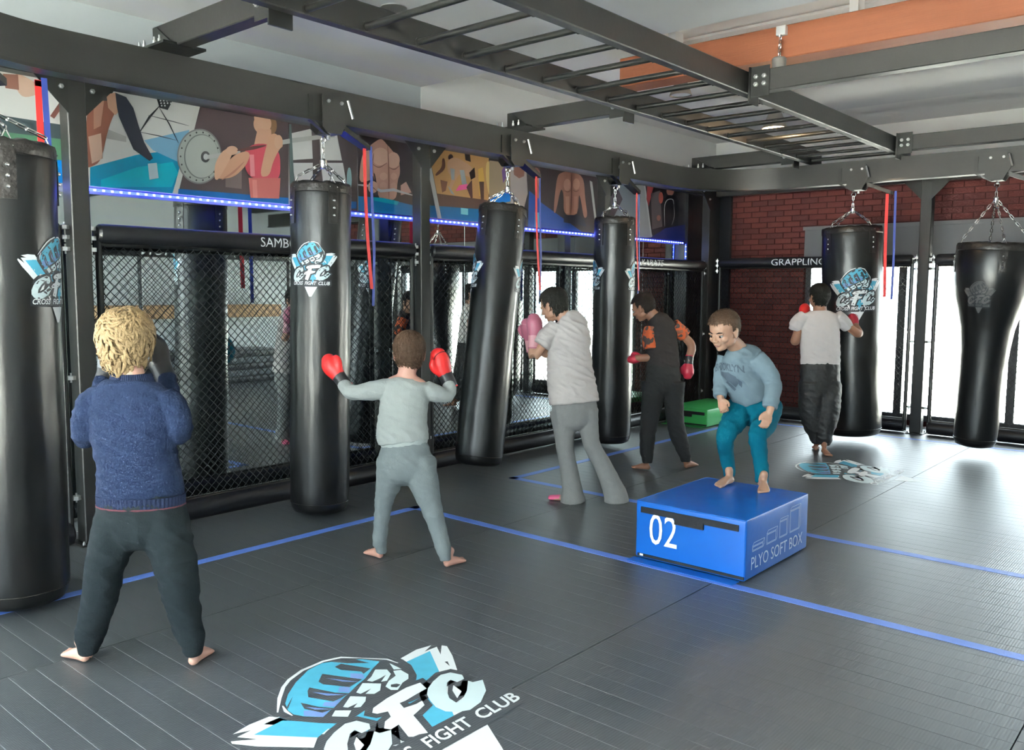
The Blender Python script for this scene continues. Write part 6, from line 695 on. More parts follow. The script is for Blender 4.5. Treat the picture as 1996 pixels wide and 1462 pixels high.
def surf_strip(mb, fr, ang, z0, z1, half, th, seg=5, rows=6):
    """curved patch on the bag; fr(angle,z,out) -> point"""
    rg=[]
    for k in range(rows+1):
        z=z0+(z1-z0)*k/rows
        ins=[fr(ang+(-half+2*half*j/seg),z,.0005) for j in range(seg+1)]; out=[fr(ang+(half-2*half*j/seg),z,th) for j in range(seg+1)]
        rg.append(ins+out)
    mb.rings(rg,True)
def bag(kind, top, bot, rad, ring, label, logo=None, patch0=.4, name='punching_bag', logo2=None, trol=None, lsc=.315):
    """top/bottom centre points, radius profile, ring = point under the trolley"""
    top=Vector(top); bot=Vector(bot); ax=(bot-top); L=ax.length; ax.normalize(); zz=-ax
    xx=Vector((1,0,0)); xx=(xx-zz*xx.dot(zz)).normalized(); yy=zz.cross(xx)
    if kind=='cyl':
        prof=[(0,.0),(.5,.004),(.86,.0),(.93,-.006),(.975,-.02),(.99,-.04),(1.0,-.10),(1.005,-.3),(1.0,-L*.5),(1.01,-L*.8),(1.0,-L+.10),(.965,-L+.05),(.9,-L+.022),(.75,-L+.006),(.4,-L),(0,-L)]
    else:
        prof=[(0,.0),(.5,.006),(.9,.0),(.97,-.02),(1.0,-.07),(1.02,-.2),(1.0,-.36),(.93,-.50),(.80,-.66),(.70,-.80),(.64,-.98),(.60,-1.2),(.575,-L+.12),(.56,-L+.06),(.50,-L+.02),(.3,-L),(0,-L)]
    def rad_at(z):
        for (r0_,z0_),(r1_,z1_) in zip(prof[2:-1],prof[3:]):
            if z1_<=z<=z0_: return rad*(r0_+(r1_-r0_)*((z-z0_)/(z1_-z0_) if z1_!=z0_ else 0))
        return rad*prof[3][0]
    def fr(a,z,out=0):
        r=rad_at(z)+out; return top+xx*(r*math.cos(a))+yy*(r*math.sin(a))+zz*z
    e=empty(name,tuple(bot),label,'punching bag')
    # body with denser rings and slight dents
    pr=[]
    for (r0_,z0_),(r1_,z1_) in zip(prof[:-1],prof[1:]):
        k=max(1,int(abs(z1_-z0_)/.06)); pr += [(r0_+(r1_-r0_)*j/k,z0_+(z1_-z0_)*j/k) for j in range(k)]
    pr.append(prof[-1]); n=56; rg=[]
    for r,z in pr:
        row=[]
        for j in range(n):
            a=2*PI*j/n; r2=max(rad*r,.002)
            if .1<r: r2+=.0045*noise.noise(Vector((math.cos(a)*1.6+top.x,math.sin(a)*1.6+top.y*3,z*3.1)))*(1 if r>.9 else r)
            row.append(top+xx*(r2*math.cos(a))+yy*(r2*math.sin(a))+zz*z)
        rg.append(row)
    MB().rings(rg,True).obj('bag_body','vinyl',e,True,60)
    # leather rim and lacing gathered on the top
    rm=MB(); 
    rg=[]
    for r,z in ((1.012,-.055),(1.012,-.012),(.985,.006),(.90,.012),(.55,.022),(.2,.012)):
        rg.append([top+xx*(rad*r*(1+(.012*math.sin(11*2*PI*j/n)if r<1 else 0))*math.cos(2*PI*j/n))+yy*(rad*r*math.sin(2*PI*j/n))+zz*(z+(.006*math.sin(13*2*PI*j/n) if .3<r<1 else 0)) for j in range(n)])
    rm.rings(rg,True); rm.obj('top_rim','leather',e,True,70)
    sm=MB(); sm.tube([fr(2*PI*j/40,-L+.085,.001) for j in range(40)],.003,5,closed=True); sm.tube([fr(2*PI*j/40,-.058,.002) for j in range(40)],.0035,5,closed=True); sm.obj('stitched_seams','leather',e)['kind']='stuff'
    hub=Vector(ring)+Vector((0,0,-.19 if kind=='cyl' else -.17))
    for k in range(4):
        a=patch0+k*PI/2; pm=MB(); surf_strip(pm,fr,a,-.005,-.27,.036/rad,.006); pt=pm.obj('hanging_patch','leather',e,True,50)
        for z in (-.115,-.165,-.215):
            MB().sphere(fr(a,z,.008),.010,8,5).obj('rivet','chrome',pt)
        hk=MB(); apex=fr(a,.0,-.012)+zz*.055; 
        for s in (-1,1): 
            p0=fr(a+s*.026/rad,-.03,.009); hk.tube([p0,fr(a+s*.024/rad,-.0,.010),apex],.0036,6)
        hk.obj('hook','chrome',e)
        cm=MB(); chain(cm,apex,hub+Vector((math.cos(a)*.02,math.sin(a)*.02,-.01))); cm.obj('chain','chrome',e)
    sw=MB(); sw.lathe([(.0,-.035),(.018,-.035),(.024,-.02),(.024,.02),(.012,.032),(0,.032)],14,tuple(hub)); sw.obj('swivel','chrome',e)
    cm=MB(); rc=Vector(ring)+Vector((0,0,-.028)); chain(cm,hub+Vector((0,0,.03)),rc-Vector((0,0,.02)),.034)
    cm.tube([rc+Vector((.022*math.cos(t),.006,.022*math.sin(t))) for t in [2*PI*k/16 for k in range(16)]],.005,6,closed=True); cm.obj('ring','chrome',e)
    def wraplogo(ang,zc,sc,rec=None):
        build_logo('bag_logo', lambda u,v,h: tuple(fr(ang+u*sc/rad, zc+v*sc, .003+h*.8)), e, True, .0003, rec)
    if logo: wraplogo(*logo)
    if logo2: wraplogo(*logo2)
    return e
def camang(x,y,dx=0):  # angle (bag frame) that faces the camera, turned by dx radians to the right seen from the camera
    return math.atan2(-y,-x)+dx
# (x, y) of the six bags
def put(x,y,ang,ty,label_n):
    return trolley((x,y) if ty is None else ty, ang, label_n)
PIh=PI/2
_,Mx = trolley((-4.66,1.36),R(118+0),'trolley on the bend of the track carrying the nearest bag, at the left edge')
ribbon('pull_strap','strap_red',[(-5.1,1.945,2.72),(-5.1,1.947,2.4),(-5.1,1.95,2.1),(-5.1,1.955,1.6)],.034,(0,1,0),'red pull strap hanging behind the nearest bag','red and blue pull straps on the trolleys')
ribbon('pull_strap','strap_blue',[(-5.12,1.985,2.74),(-5.12,1.99,2.5),(-5.12,2.0,2.1),(-5.12,2.005,1.5)],.030,(.3,1,0),'blue pull strap hanging behind the nearest bag, left of the first post','red and blue pull straps on the trolleys')
bag('cyl',(-4.63,1.60,2.28),(-4.63,1.575,.02),.22,(-4.65,1.56,2.63),'black cylindrical punching bag at the left edge, nearest the camera and cut off by it',(camang(-4.6,1.65)+1.12,-.64,.38),patch0=camang(-4.6,1.65)+.05)
_,Mx = trolley((-4.95,3.77),PIh,'trolley above the second bag, in front of the barbell print'); straps(Mx,'red pull strap just right of the second bag','thin blue pull strap right of the second bag')
bag('cyl',(-4.95,3.70,2.31),(-4.95,3.645,.03),.205,(-4.95,3.722,2.655),'black punching bag with fist logo, upright between the blond boy and boy in grey',(camang(-4.95,3.7)-.34,-.58,.335),patch0=camang(-4.95,3.7)+.42)
_,Mx = trolley((-4.95,5.72),PIh,'trolley above the third, swinging bag'); straps(Mx,'red pull strap right of the swinging third bag','blue pull strap right of the swinging third bag')
bag('cyl',(-4.95,5.60,2.30),(-4.95,5.29,.115),.205,(-4.95,5.655,2.655),'black punching bag swinging at a tilt beside the teenager in pale tee',(camang(-4.95,5.5)-1.5,-.60,.335),patch0=camang(-4.95,5.5)+.75,logo2=(camang(-4.95,5.5)+1.62,-.60,.335))
_,Mx = trolley((-4.95,7.36),PIh,'trolley above the fourth bag'); straps(Mx,'red pull strap right of the fourth bag','blue pull strap right of the fourth bag')
bag('cyl',(-4.95,7.30,2.32),(-4.95,7.28,.05),.205,(-4.95,7.295,2.655),'black punching bag hanging between the teenager in pale tee and the boy with orange sleeves',(camang(-4.95,7.3)-1.35,-.60,.335),patch0=camang(-4.95,7.3)+.8,logo2=(camang(-4.95,7.3)+1.45,-.60,.335))
_,Mx = trolley((-3.25,9.3),0,'trolley above the thick bag by the windows'); straps(Mx,'red pull strap right of the thick bag by the windows','thin blue pull strap right of the thick bag by the windows',1.05,1.1,.03,.022)
bag('cyl',(-3.30,9.3,2.27),(-3.21,9.3,.08),.30,(-3.30,9.3,2.655),'thick black punching bag with a large fist logo, before the windows',(camang(-3.25,9.3)+.16,-.70,.50),patch0=camang(-3.25,9.3)-.85)
_,Mx = trolley((-1.95,9.3),0,'trolley above the pear-shaped bag at the right edge')
bag('pear',(-1.93,9.3,2.06),(-2.02,9.3,.10),.335,(-1.955,9.3,2.655),'black pear-shaped uppercut bag at the right edge before the windows',(camang(-1.95,9.3)-.32,-.50,.27,lambda m: 'logo_dark' if m=='logo_dark' else ('logo_grey' if m in('logo_white','logo_ice') else 'logo_grey2')),patch0=camang(-1.95,9.3)+.20)
# ------------------------------------------------------------------ soft boxes
def softbox(x0,x1,y0,y1,h,m,label,num,side=True,strap_y0=None):
    e=empty('soft_box',((x0+x1)/2,(y0+y1)/2,0),label,'plyo box')
    me=bevbox(x0,x1,y0,y1,.006,h,.016,3); bm=bmesh.new(); bm.from_mesh(me); bmesh.ops.subdivide_edges(bm,edges=bm.edges,cuts=3,use_grid_fill=True)
    for v in bm.verts:
        k=noise.noise(v.co*4.0); v.co+=v.normal*0 + Vector((0,0,.004*k if v.co.z>h*.9 else 0))
        if v.co.y<y0+.03: v.co.y+=.003*noise.noise(v.co*7)
    bm.to_mesh(me); bm.free(); link('box_body',me,m,e,True,50)
    pp=MB()
    for (a,b) in (((x0+.01,y0+.004),(x1-.01,y0+.004)),((x1-.004,y0+.01),(x1-.004,y1-.01)),((x0+.004,y0+.01),(x0+.004,y1-.01)),((x0+.01,y1-.004),(x1-.01,y1-.004))):
        pp.tube([(a[0],a[1],h-.004),(b[0],b[1],h-.004)],.0045,6)
    pp.obj('piping',m,e)
    wdt=x1-x0; dep=y1-y0; zb=h*.80
    MB().box(x0+wdt*.055,x1-wdt*.06,y0-.0085,y0+.002,h-.067,h-.032).obj('fastening_strip','webbing',e,False)
    MB().box(x0+wdt*.38,x0+wdt*.64,y0-.014,y0-.0,h-.098,h-.060).obj('handle','webbing',e,False)
    MB().box(x0+wdt*.03,x1-.004,y0-.0075,y0+.002,.018,.034).obj('bottom_strip','webbing',e,False)
    fl=MB().box(x0-.005,x1-.03,y0-.085,y0+.0,.0018,.0052).obj('flap',m,e,False)
    MB().box(x0+wdt*.055,x0+wdt*.085,y0-.010,y0-.006,.022,.034).obj('zip_pull','print_white',e,False)
    if num:
        flat_text('number',num,(x0+.100,y0-.0,h*.30),(1,0,0),(0,0,1),.185,.185,'print_white',e,0,off_d=.005)
        for s,xf in ((1,x1),(-1,x0)):
            ux=Vector((0,s,0)); yst=y0 if s==1 else y1
            o=(xf,yst+s*dep*.08,h*.165)
            flat_text('lettering','PLYO SOFT BOX',o,ux,(0,0,1),dep*.82,.072,'print_soft',e,0,off_d=.0035)
            mb=MB(); n=ux.cross(Vector((0,0,1))); 
            def q(u0,v0,u1,v1,t=.0028):
                a=Vector(o)+ux*u0+Vector((0,0,v0-h*.165))+n*.0035; b=Vector(o)+ux*u1+Vector((0,0,v1-h*.165))+n*.0035
                d=(b-a).normalized(); w_=d.cross(n).normalized()*t/2; mb.add([a-w_,b-w_,b+w_,a+w_],[(0,1,2,3)])
            u=0.0
            for wd_,ht in ((.165,.030),(.155,.062),(.13,.10),(.165,.135)):
                z0_=h*.46; a=u+.01; b=u+wd_
                f=.018 if wd_>.14 else .014
                q(a,z0_,b-f,z0_);q(b-f,z0_,b-f,z0_+ht);q(b-f,z0_+ht,a,z0_+ht);q(a,z0_+ht,a,z0_)
                q(a,z0_+ht,a+f,z0_+ht+f);q(a+f,z0_+ht+f,b,z0_+ht+f);q(b-f,z0_+ht,b,z0_+ht+f);q(b,z0_+ht+f,b,z0_+f);q(b-f,z0_,b,z0_+f)
                q(a+.006,z0_+.006,b-f-.006,z0_+.006);q(b-f-.006,z0_+.006,b-f-.006,z0_+ht-.006);q(b-f-.006,z0_+ht-.006,a+.006,z0_+ht-.006);q(a+.006,z0_+ht-.006,a+.006,z0_+.006)
                u+=wd_+.018
            link('box_symbols',mb.mesh('t',False),'print_soft',e,False)
    return e
softbox(-2.745,-2.035,4.325,5.19,.352,'box_blue','blue vinyl jump box marked 02 with a boy standing on it','02')
softbox(-5.38,-4.82,9.10,10.15,.21,'box_green','low green vinyl jump box in the far left corner',None)
# ------------------------------------------------------------------ lamps
def pendant(c, zc, r, lit, label):
    x,y,z=c
    e=empty('pendant_lamp',(x,y,zc),label,'lamp')
    s=MB(); prof=[(.02,.15*r/.1),(.035,.14*r/.1),(r*.55,.11*r/.1),(r*.8,.05*r/.1),(r,.0),(r-.005,.0),(r*.78,.05*r/.1),(r*.5,.10*r/.1),(.02,.12*r/.1)]
    s.rings([[(x+q*math.cos(2*PI*j/28),y+q*math.sin(2*PI*j/28),z+h) for j in range(28)] for q,h in prof],True); s.obj('lamp_shade','lamp_shade',e)
    MB().tube([(x,y,z+.15*r/.1),(x,y,zc)],.004,6).obj('cord','steel_black',e)
    MB().lathe([(0,-.03),(.04,-.03),(.04,0),(0,0)],14,(x,y,zc)).obj('ceiling_cup','paint_white',e)
    MB().lathe([(0,.008),(r*.86,.008),(r*.86,.014),(0,.014)],24,(x,y,z)).obj('bulb','glow_lamp' if lit else 'print_white',e)
    if lit:
        l=bpy.data.lights.new('lamp_light','POINT'); l.energy=14; l.color=(1,.72,.42); l.shadow_soft_size=.06; o=bpy.data.objects.new('lamp_light',l); C.objects.link(o); o.location=(x,y,z-.03)
pendant((-3.34,7.40,3.04),3.6,.11,True,'lit bell-shaped pendant lamp glowing through the far rungs of the ladder')
pendant((-3.77,6.50,3.23),3.6,.095,False,'unlit pale bell-shaped pendant lamp seen above the middle rungs')
e=empty('pendant_socket',(-2.67,5.95,3.45),'dark cylindrical pendant on a beaded cord from a white box on the orange beam','lamp')
link('junction_box',bevbox(-2.705,-2.635,5.955,5.999,3.40,3.465,.004,1),'paint_white',e,False)
cm=MB(); chain(cm,(-2.67,5.96,3.40),(-2.67,5.95,3.245),.03); cm.obj('cord','chrome',e)
MB().lathe([(0,-.11),(.03,-.11),(.047,-.08),(.05,-.01),(.04,0),(0,0)],18,(-2.67,5.95,3.245)).obj('socket','lamp_shade',e)
e=empty('ceiling_spot',(-4.31,3.81,3.395),'small lit recessed spot in the grey ceiling, seen between the nearest rungs','lamp')
MB().lathe([(.06,-.006),(.085,-.004),(.085,.004),(.06,.004)],24,(-4.31,3.81,3.395)).obj('trim_ring','zinc',e)
MB().lathe([(0,-.003),(.058,-.003),(.058,.002),(0,.002)],24,(-4.31,3.81,3.395)).obj('bulb','glow_lamp',e)
# ------------------------------------------------------------------ people
def catmull(rings, sub):
    """resample a chain of rings [x,y,z,a,b,wx,wy]"""
    n=len(rings); out=[]
    for i in range(n-1):
        p0=rings[max(i-1,0)];p1=rings[i];p2=rings[i+1];p3=rings[min(i+2,n-1)]
        L=(Vector(p2[:3])-Vector(p1[:3])).length; k=max(1,int(L/sub))
        for j in range(k):
            t=j/k
            out.append([.5*((2*b)+(c-a)*t+(2*a-5*b+4*c-d)*t*t+(-a+3*b-3*c+d)*t**3) for a,b,c,d in zip(p0,p1,p2,p3)])
    out.append(list(rings[-1])); return out
def chain_rings(mb, rings, cap='round', sub=.02, n=20):
    rs=catmull(rings,sub) if len(rings)>1 else rings
    P=[Vector(r[:3]) for r in rs]; k=len(P); rg=[]
    T=[(P[min(i+1,k-1)]-P[max(i-1,0)]).normalized() for i in range(k)]
    prev=None
    def ring(c,t,w,a,b):
        nonlocal prev
        w=w-t*w.dot(t)
        if w.length<.15: w=(prev-t*prev.dot(t)) if prev is not None else t.orthogonal()
        w.normalize()
        prev=w; u=t.cross(w)
        return [c+w*(a*math.cos(q))+u*(b*math.sin(q)) for q in [2*PI*j/n for j in range(n)]]
    if cap=='round':
        for f in (.15,.55,.85):
            h=math.sqrt(1-f*f); m=min(rs[0][3],rs[0][4])
            rg.append(ring(P[0]-T[0]*m*h*.9,T[0],Vector((rs[0][5],rs[0][6],0)),rs[0][3]*f,rs[0][4]*f))
    for i in range(k): rg.append(ring(P[i],T[i],Vector((rs[i][5],rs[i][6],0)),max(rs[i][3],.004),max(rs[i][4],.004)))
    if cap=='round':
        for f in (.85,.55,.15):
            h=math.sqrt(1-f*f); m=min(rs[-1][3],rs[-1][4])
            rg.append(ring(P[-1]+T[-1]*m*h*.9,T[-1],Vector((rs[-1][5],rs[-1][6],0)),rs[-1][3]*f,rs[-1][4]*f))
    mb.rings(rg,True)
def blob(mb, voxel=.006, smooth=5, fold=0, fscale=(9,9,20), seed=0, name='blob', iters=1):
    me=mb.mesh('src'); o=bpy.data.objects.new('src',me); C.objects.link(o)
    m=o.modifiers.new('r','REMESH'); m.mode='VOXEL'; m.voxel_size=voxel; m.use_smooth_shade=True
    if smooth: s=o.modifiers.new('s','SMOOTH'); s.factor=.5; s.iterations=smooth
    dg=bpy.context.evaluated_depsgraph_get(); r=bpy.data.meshes.new_from_object(o.evaluated_get(dg)); r.name=name
    bpy.data.objects.remove(o)
    if fold:
        nrm=[v.normal.copy() for v in r.vertices]; sx,sy,sz=fscale; sd=Vector((seed*3.1,seed*1.7,seed))
        for v,nn in zip(r.vertices,nrm):
            c=v.co; q=Vector((c.x*sx,c.y*sy,(c.z+.35*(c.x*.7+c.y*.7))*sz))+sd
            a=noise.noise(q); b=noise.noise(q*2.3+Vector((5,2,1)))
            v.co=c+nn*fold*((1-abs(a)*2.4)*.7+b*.35)
    r.update(); return r
def frame(pos, f, up=Vector((0,0,1))):
    f=Vector(f).normalized(); x=f.cross(up).normalized(); u=x.cross(f)
    return Matrix(((x.x,f.x,u.x,pos[0]),(x.y,f.y,u.y,pos[1]),(x.z,f.z,u.z,pos[2]),(0,0,0,1)))
def head_geo(mb, H, s):
    def E(c,r,n=20,m=12):
        k=MB().sphere(c,r,n,m); mb.add([tuple(H@(Vector(v)*s)) for v in k.v],k.f)
    def Tb(p,r):
        k=MB().tube(p,r,10); mb.add([tuple(H@(Vector(v)*s)) for v in k.v],k.f)
    E((0,-.010,.035),(.073,.090,.076),28,18)     # cranium
    E((0,.020,-.012),(.060,.066,.082))           # face
    E((0,.034,.030),(.056,.052,.040))            # forehead
    E((0,.040,-.072),(.034,.036,.026)); E((0,.062,-.082),(.017,.016,.014))   # jaw, chin
    for k in (-1,1):
        E((k*.046,.012,-.050),(.018,.040,.028)); E((k*.036,.055,-.026),(.022,.024,.020))    # jaw angle, cheek
        E((k*.030,.073,.012),(.020,.012,.008))   # brow ridge
        E((k*.074,-.004,-.008),(.009,.018,.029)); E((k*.080,-.010,.006),(.006,.014,.018)); E((k*.073,.000,-.030),(.007,.010,.010))
        E((k*.011,.092,-.028),(.009,.009,.007))  # nostril wing
    Tb([(0,.078,.010),(0,.090,-.004),(0,.102,-.022),(0,.096,-.030)],[.007,.008,.011,.008])
    E((0,.079,-.052),(.024,.010,.009))   # lips relief
def face_parts(H, s, e, lipm, browm):
    for k in (-1,1):
        me=MB()
        def A(kk): me.add([tuple(H@(Vector(v)*s)) for v in kk.v],kk.f)
        A(MB().sphere((k*.030,.0705,-.002),(.0125,.0105,.0075),12,8)); o=me.obj('eye','eye_white',e)
        ir=MB().sphere((k*.029,.0800,-.003),(.0062,.0035,.0066),10,6); q=MB(); q.add([tuple(H@(Vector(v)*s)) for v in ir.v],ir.f); q.obj('iris','eye_dark',o)
        br=MB().tube([(k*.014,.0865,.017),(k*.030,.0855,.0225),(k*.046,.073,.018)],[.0022,.0034,.0018],6); q=MB(); q.add([tuple(H@(Vector(v)*s)) for v in br.v],br.f); q.obj('eyebrow',browm,e)
    lp=MB(); 
    a=MB().tube([(-.020,.0795,-.0545),(-.010,.0865,-.0525),(0,.0882,-.0535),(.010,.0865,-.0525),(.020,.0795,-.0545)],[.002,.003,.003,.003,.0015],8)
    b=MB().tube([(-.018,.0785,-.0555),(-.008,.0852,-.0590),(.008,.0852,-.0590),(.018,.0785,-.0555)],[.0015,.0035,.0035,.0015],8)
    for k in (a,b): lp.add([tuple(H@(Vector(v)*s)) for v in k.v],k.f)
    lp.obj('lips',lipm,e)
def hair_geo(H, s, style, m, e, seed):
    """cap over the skull plus locks that follow it from the crown"""
    rnd=random.Random(seed); long=style=='long'
    th=.017 if long else .006; kz={'long':1.75,'short':1.62,'crop':1.35}[style]
    rx,ry,rz=.076+th,.093+th,.079+th; c0=Vector((0,-.012,.036))
    low={'long':-.100,'short':-.088,'crop':-.068}[style]
    def zs(z): return rz if z>=0 else rz*kz
    def inside(p):   # p local: is there hair here
        if p.y>.02:   # towards the face: hairline on the forehead
            return p.z > .052+ (p.y-.02)*.28 if not long else p.z>.03+(p.y-.02)*.2
        if p.y>-.02: return p.z> .008-(.02-p.y)*.3 if not long else p.z>-.035
        return p.z> low
    base=MB(); n,mm=36,24; vs=[];fs=[]
    for i in range(mm+1):
        t=PI*i/mm
        for j in range(n):
            a=2*PI*j/n; d=Vector((math.sin(t)*math.cos(a),math.sin(t)*math.sin(a),math.cos(t)))
            sc=1+.012*noise.noise(d*5+Vector((seed,0,0)))
            q=c0+Vector((d.x*rx,d.y*ry,d.z*zs(d.z)))*sc
            vs.append(q)
    for i in range(mm):
        for j in range(n):
            ids=(i*n+j,i*n+(j+1)%n,(i+1)*n+(j+1)%n,(i+1)*n+j)
            cc=sum((vs[k] for k in ids),Vector())/4
            if inside(cc): fs.append(ids)
    base.add([tuple(H@(v*s)) for v in vs],fs); base_me=base.mesh('hair',False)
    lk=MB(); crown=Vector((.006,-.045,.110)); N={'long':760,'short':900,'crop':700}[style]
    LL={'long':.066,'short':.026,'crop':.013}[style]; W={'long':.0070,'short':.0045,'crop':.0040}[style]
    cnt=0
    while cnt<N:
        d=Vector((rnd.gauss(0,1),rnd.gauss(0,1),rnd.gauss(.35,1))).normalized(); q=c0+Vector((d.x*rx,d.y*ry,d.z*zs(d.z)))*.985
        if not inside(q): continue
        cnt+=1
        nn=Vector((d.x/rx,d.y/ry,d.z/zs(d.z))).normalized(); fl=(q-crown); fl=fl-nn*fl.dot(nn)
        if fl.length<.01: fl=Vector((rnd.uniform(-1,1),rnd.uniform(-1,1),0)); fl=fl-nn*fl.dot(nn)
        fl.normalize(); sd=nn.cross(fl)
        sw=rnd.gauss(.25,.38)+.5*math.sin(q.x*55+q.z*30) if long else rnd.uniform(-.5,.5)+.2
        lf=rnd.uniform(.1,1); L=LL*rnd.uniform(.7,1.25); pts=[];ws=[]
        for k in range(5):
            t=k/4; dirn=(fl*math.cos(sw*t*1.6)+sd*math.sin(sw*t*1.6))
            p=q+dirn*L*t; v=(p-c0); kx=math.sqrt((v.x/rx)**2+(v.y/ry)**2+(v.z/zs(v.z))**2)
            lift=(.004+.011*math.sin(t*PI)*lf if long else .002+.004*t*rnd.uniform(.2,1))
            p=c0+v/kx*(1+lift/.085); pts.append(p); ws.append(W*(1-.8*t*t)*(.6+.4*math.sin(PI*min(1,t*1.4+.15))))
        rg=[]
        for k in range(5):
            t=(pts[min(k+1,4)]-pts[max(k-1,0)]).normalized(); v=(pts[k]-c0).normalized(); a=t.cross(v).normalized()
            rg.append([pts[k]-a*ws[k],pts[k]+v*ws[k]*.55,pts[k]+a*ws[k],pts[k]-v*ws[k]*.3])
        lk.rings([[H@(p*s) for p in r] for r in rg],True)
    bm=bmesh.new(); bm.from_mesh(base_me); tmp=lk.mesh('l',True); bm.from_mesh(tmp); bm.to_mesh(base_me); bm.free()
    return link('hair',base_me,m,e,True,70)
def foot_geo(mb, heel, toe, sc=1.0, lift=0, side=1):
    heel=Vector(heel); toe=Vector(toe); d=(toe-heel); d.z=0; L=d.length; d.normalize(); s=Vector((0,0,1)).cross(d)*-1*side; z=Vector((0,0,1))
    k=L/.21
    def c(f,sd,zz): return heel+d*(f*k)+s*(sd*k)+z*(zz*k+.001)
    def add(pts,cap='round'): chain_rings(mb,[[*p,a*k,b*k,s.x,s.y] for p,a,b in pts],cap,.012,16)
    add([(c(.026,0,.027),.025,.025),(c(.045,0,.034),.026,.032),(c(.075,0,.032),.027,.030),(c(.11,.002,.026),.033,.025),(c(.145,.002,.018),.040,.017),(c(.165,.002,.0145),.040,.0135)])
    add([(c(.050,0,.095),.022,.026),(c(.048,0,.065),.023,.028),(c(.046,0,.035),.024,.028)])
    for i,(sd,f0,f1,r) in enumerate(((-.027,.16,.205,.0125),(-.008,.165,.203,.0088),(.006,.163,.197,.0082),(.0195,.158,.188,.0078),(.032,.150,.176,.0072))):
        add([(c(f0,sd,.013),r,r*.95),(c((f0+f1)/2,sd,.013),r*.95,r*.95),(c(f1-.004,sd,.0105),r,r*.9)])
def hand_geo(mb, w, q, tv, sc=.85, curl=1.0):
    w=Vector(w); d=(Vector(q)-w).normalized(); s=Vector(tv); s=(s-d*s.dot(d)).normalized(); n=d.cross(s)
    def add(pts): chain_rings(mb,[[*p,a*sc,b*sc,s.x,s.y] for p,a,b in pts],'round',.01,12)
    def P(a,b,c): return w+(d*a+s*b+n*c)*sc
    add([(P(-.02,0,0),.024,.018),(P(.015,0,0),.029,.015),(P(.05,0,0),.038,.014),(P(.078,0,0),.037,.013)])
    for i,(sd,l) in enumerate(((.027,.92),(.009,1.0),(-.009,.95),(-.026,.78))):
        a=P(.075,sd,0); pts=[a]; ang=0
        for seg,(ll,da) in enumerate(((.034,.35),(.024,.75),(.018,.6))):
            ang+=da*curl; pts.append(pts[-1]+(d*math.cos(ang)+n*math.sin(ang))*ll*l*sc)
        rs=(.0085,.008,.0072,.0062); chain_rings(mb,[[*p,r*sc,r*sc,s.x,s.y] for p,r in zip(pts,rs)],'round',.008,10)
    pts=[P(.015,.026,.0),P(.038,.044,.008),P(.062,.050,.016),P(.082,.045,.022)]
    chain_rings(mb,[[*p,r*sc,r*sc,s.x,s.y] for p,r in zip(pts,(.013,.0105,.0092,.0075))],'round',.008,10)
def glove(e, w, q, tv, cm, fm, sc=1.0):
    w=Vector(w); v=Vector(q)-w; d=v.normalized(); k=min(1.05,max(.72,v.length/.105))*sc; s=Vector(tv); s=(s-d*s.dot(d)).normalized(); n=d.cross(s)
    def P(a,b,c): return w+(d*a+s*b+n*c)*k
    def rg(mb,pts,cap='round'): chain_rings(mb,[[*P(*p),a*k,b*k,s.x,s.y] for p,a,b in pts],cap,.012,18)
    # ring axes follow s projected to the plane: give the full vector by a small trick for vertical gloves
    mb=MB(); rg(mb,[((.03,0,0),.042,.038),((.06,0,0),.050,.044),((.10,-.002,0),.058,.052),((.135,-.004,.004),.058,.052),((.160,-.004,.010),.048,.042)])
    rg(mb,[((.060,.036,.006),.020,.020),((.090,.058,.012),.022,.021),((.118,.062,.020),.020,.020),((.136,.052,.026),.016,.016)])
    g=link('boxing_glove',blob(mb,.006,4),fm,e,True,80)
    cb=MB(); rg(cb,[((-.045,0,0),.041,.037),((-.02,0,0),.043,.039),((.02,0,0),.043,.039),((.045,0,0),.046,.041)],'flat'); link('glove_cuff',blob(cb,.006,2),cm,g,True,60)
    tr=MB(); rg(tr,[((-.050,0,0),.043,.039),((-.041,0,0),.043,.039)],'flat'); link('cuff_edge',tr.mesh('t'),fm,g,True,60)
    ln=MB(); pts=[P(.135+.028*math.cos(t),.0+.05*math.sin(t),.052*abs(math.cos(t*.5))) for t in [PI*(j/10-.5) for j in range(11)]]
    ln.tube(pts,.0022*k,5); ln.obj('seam',cm,g)
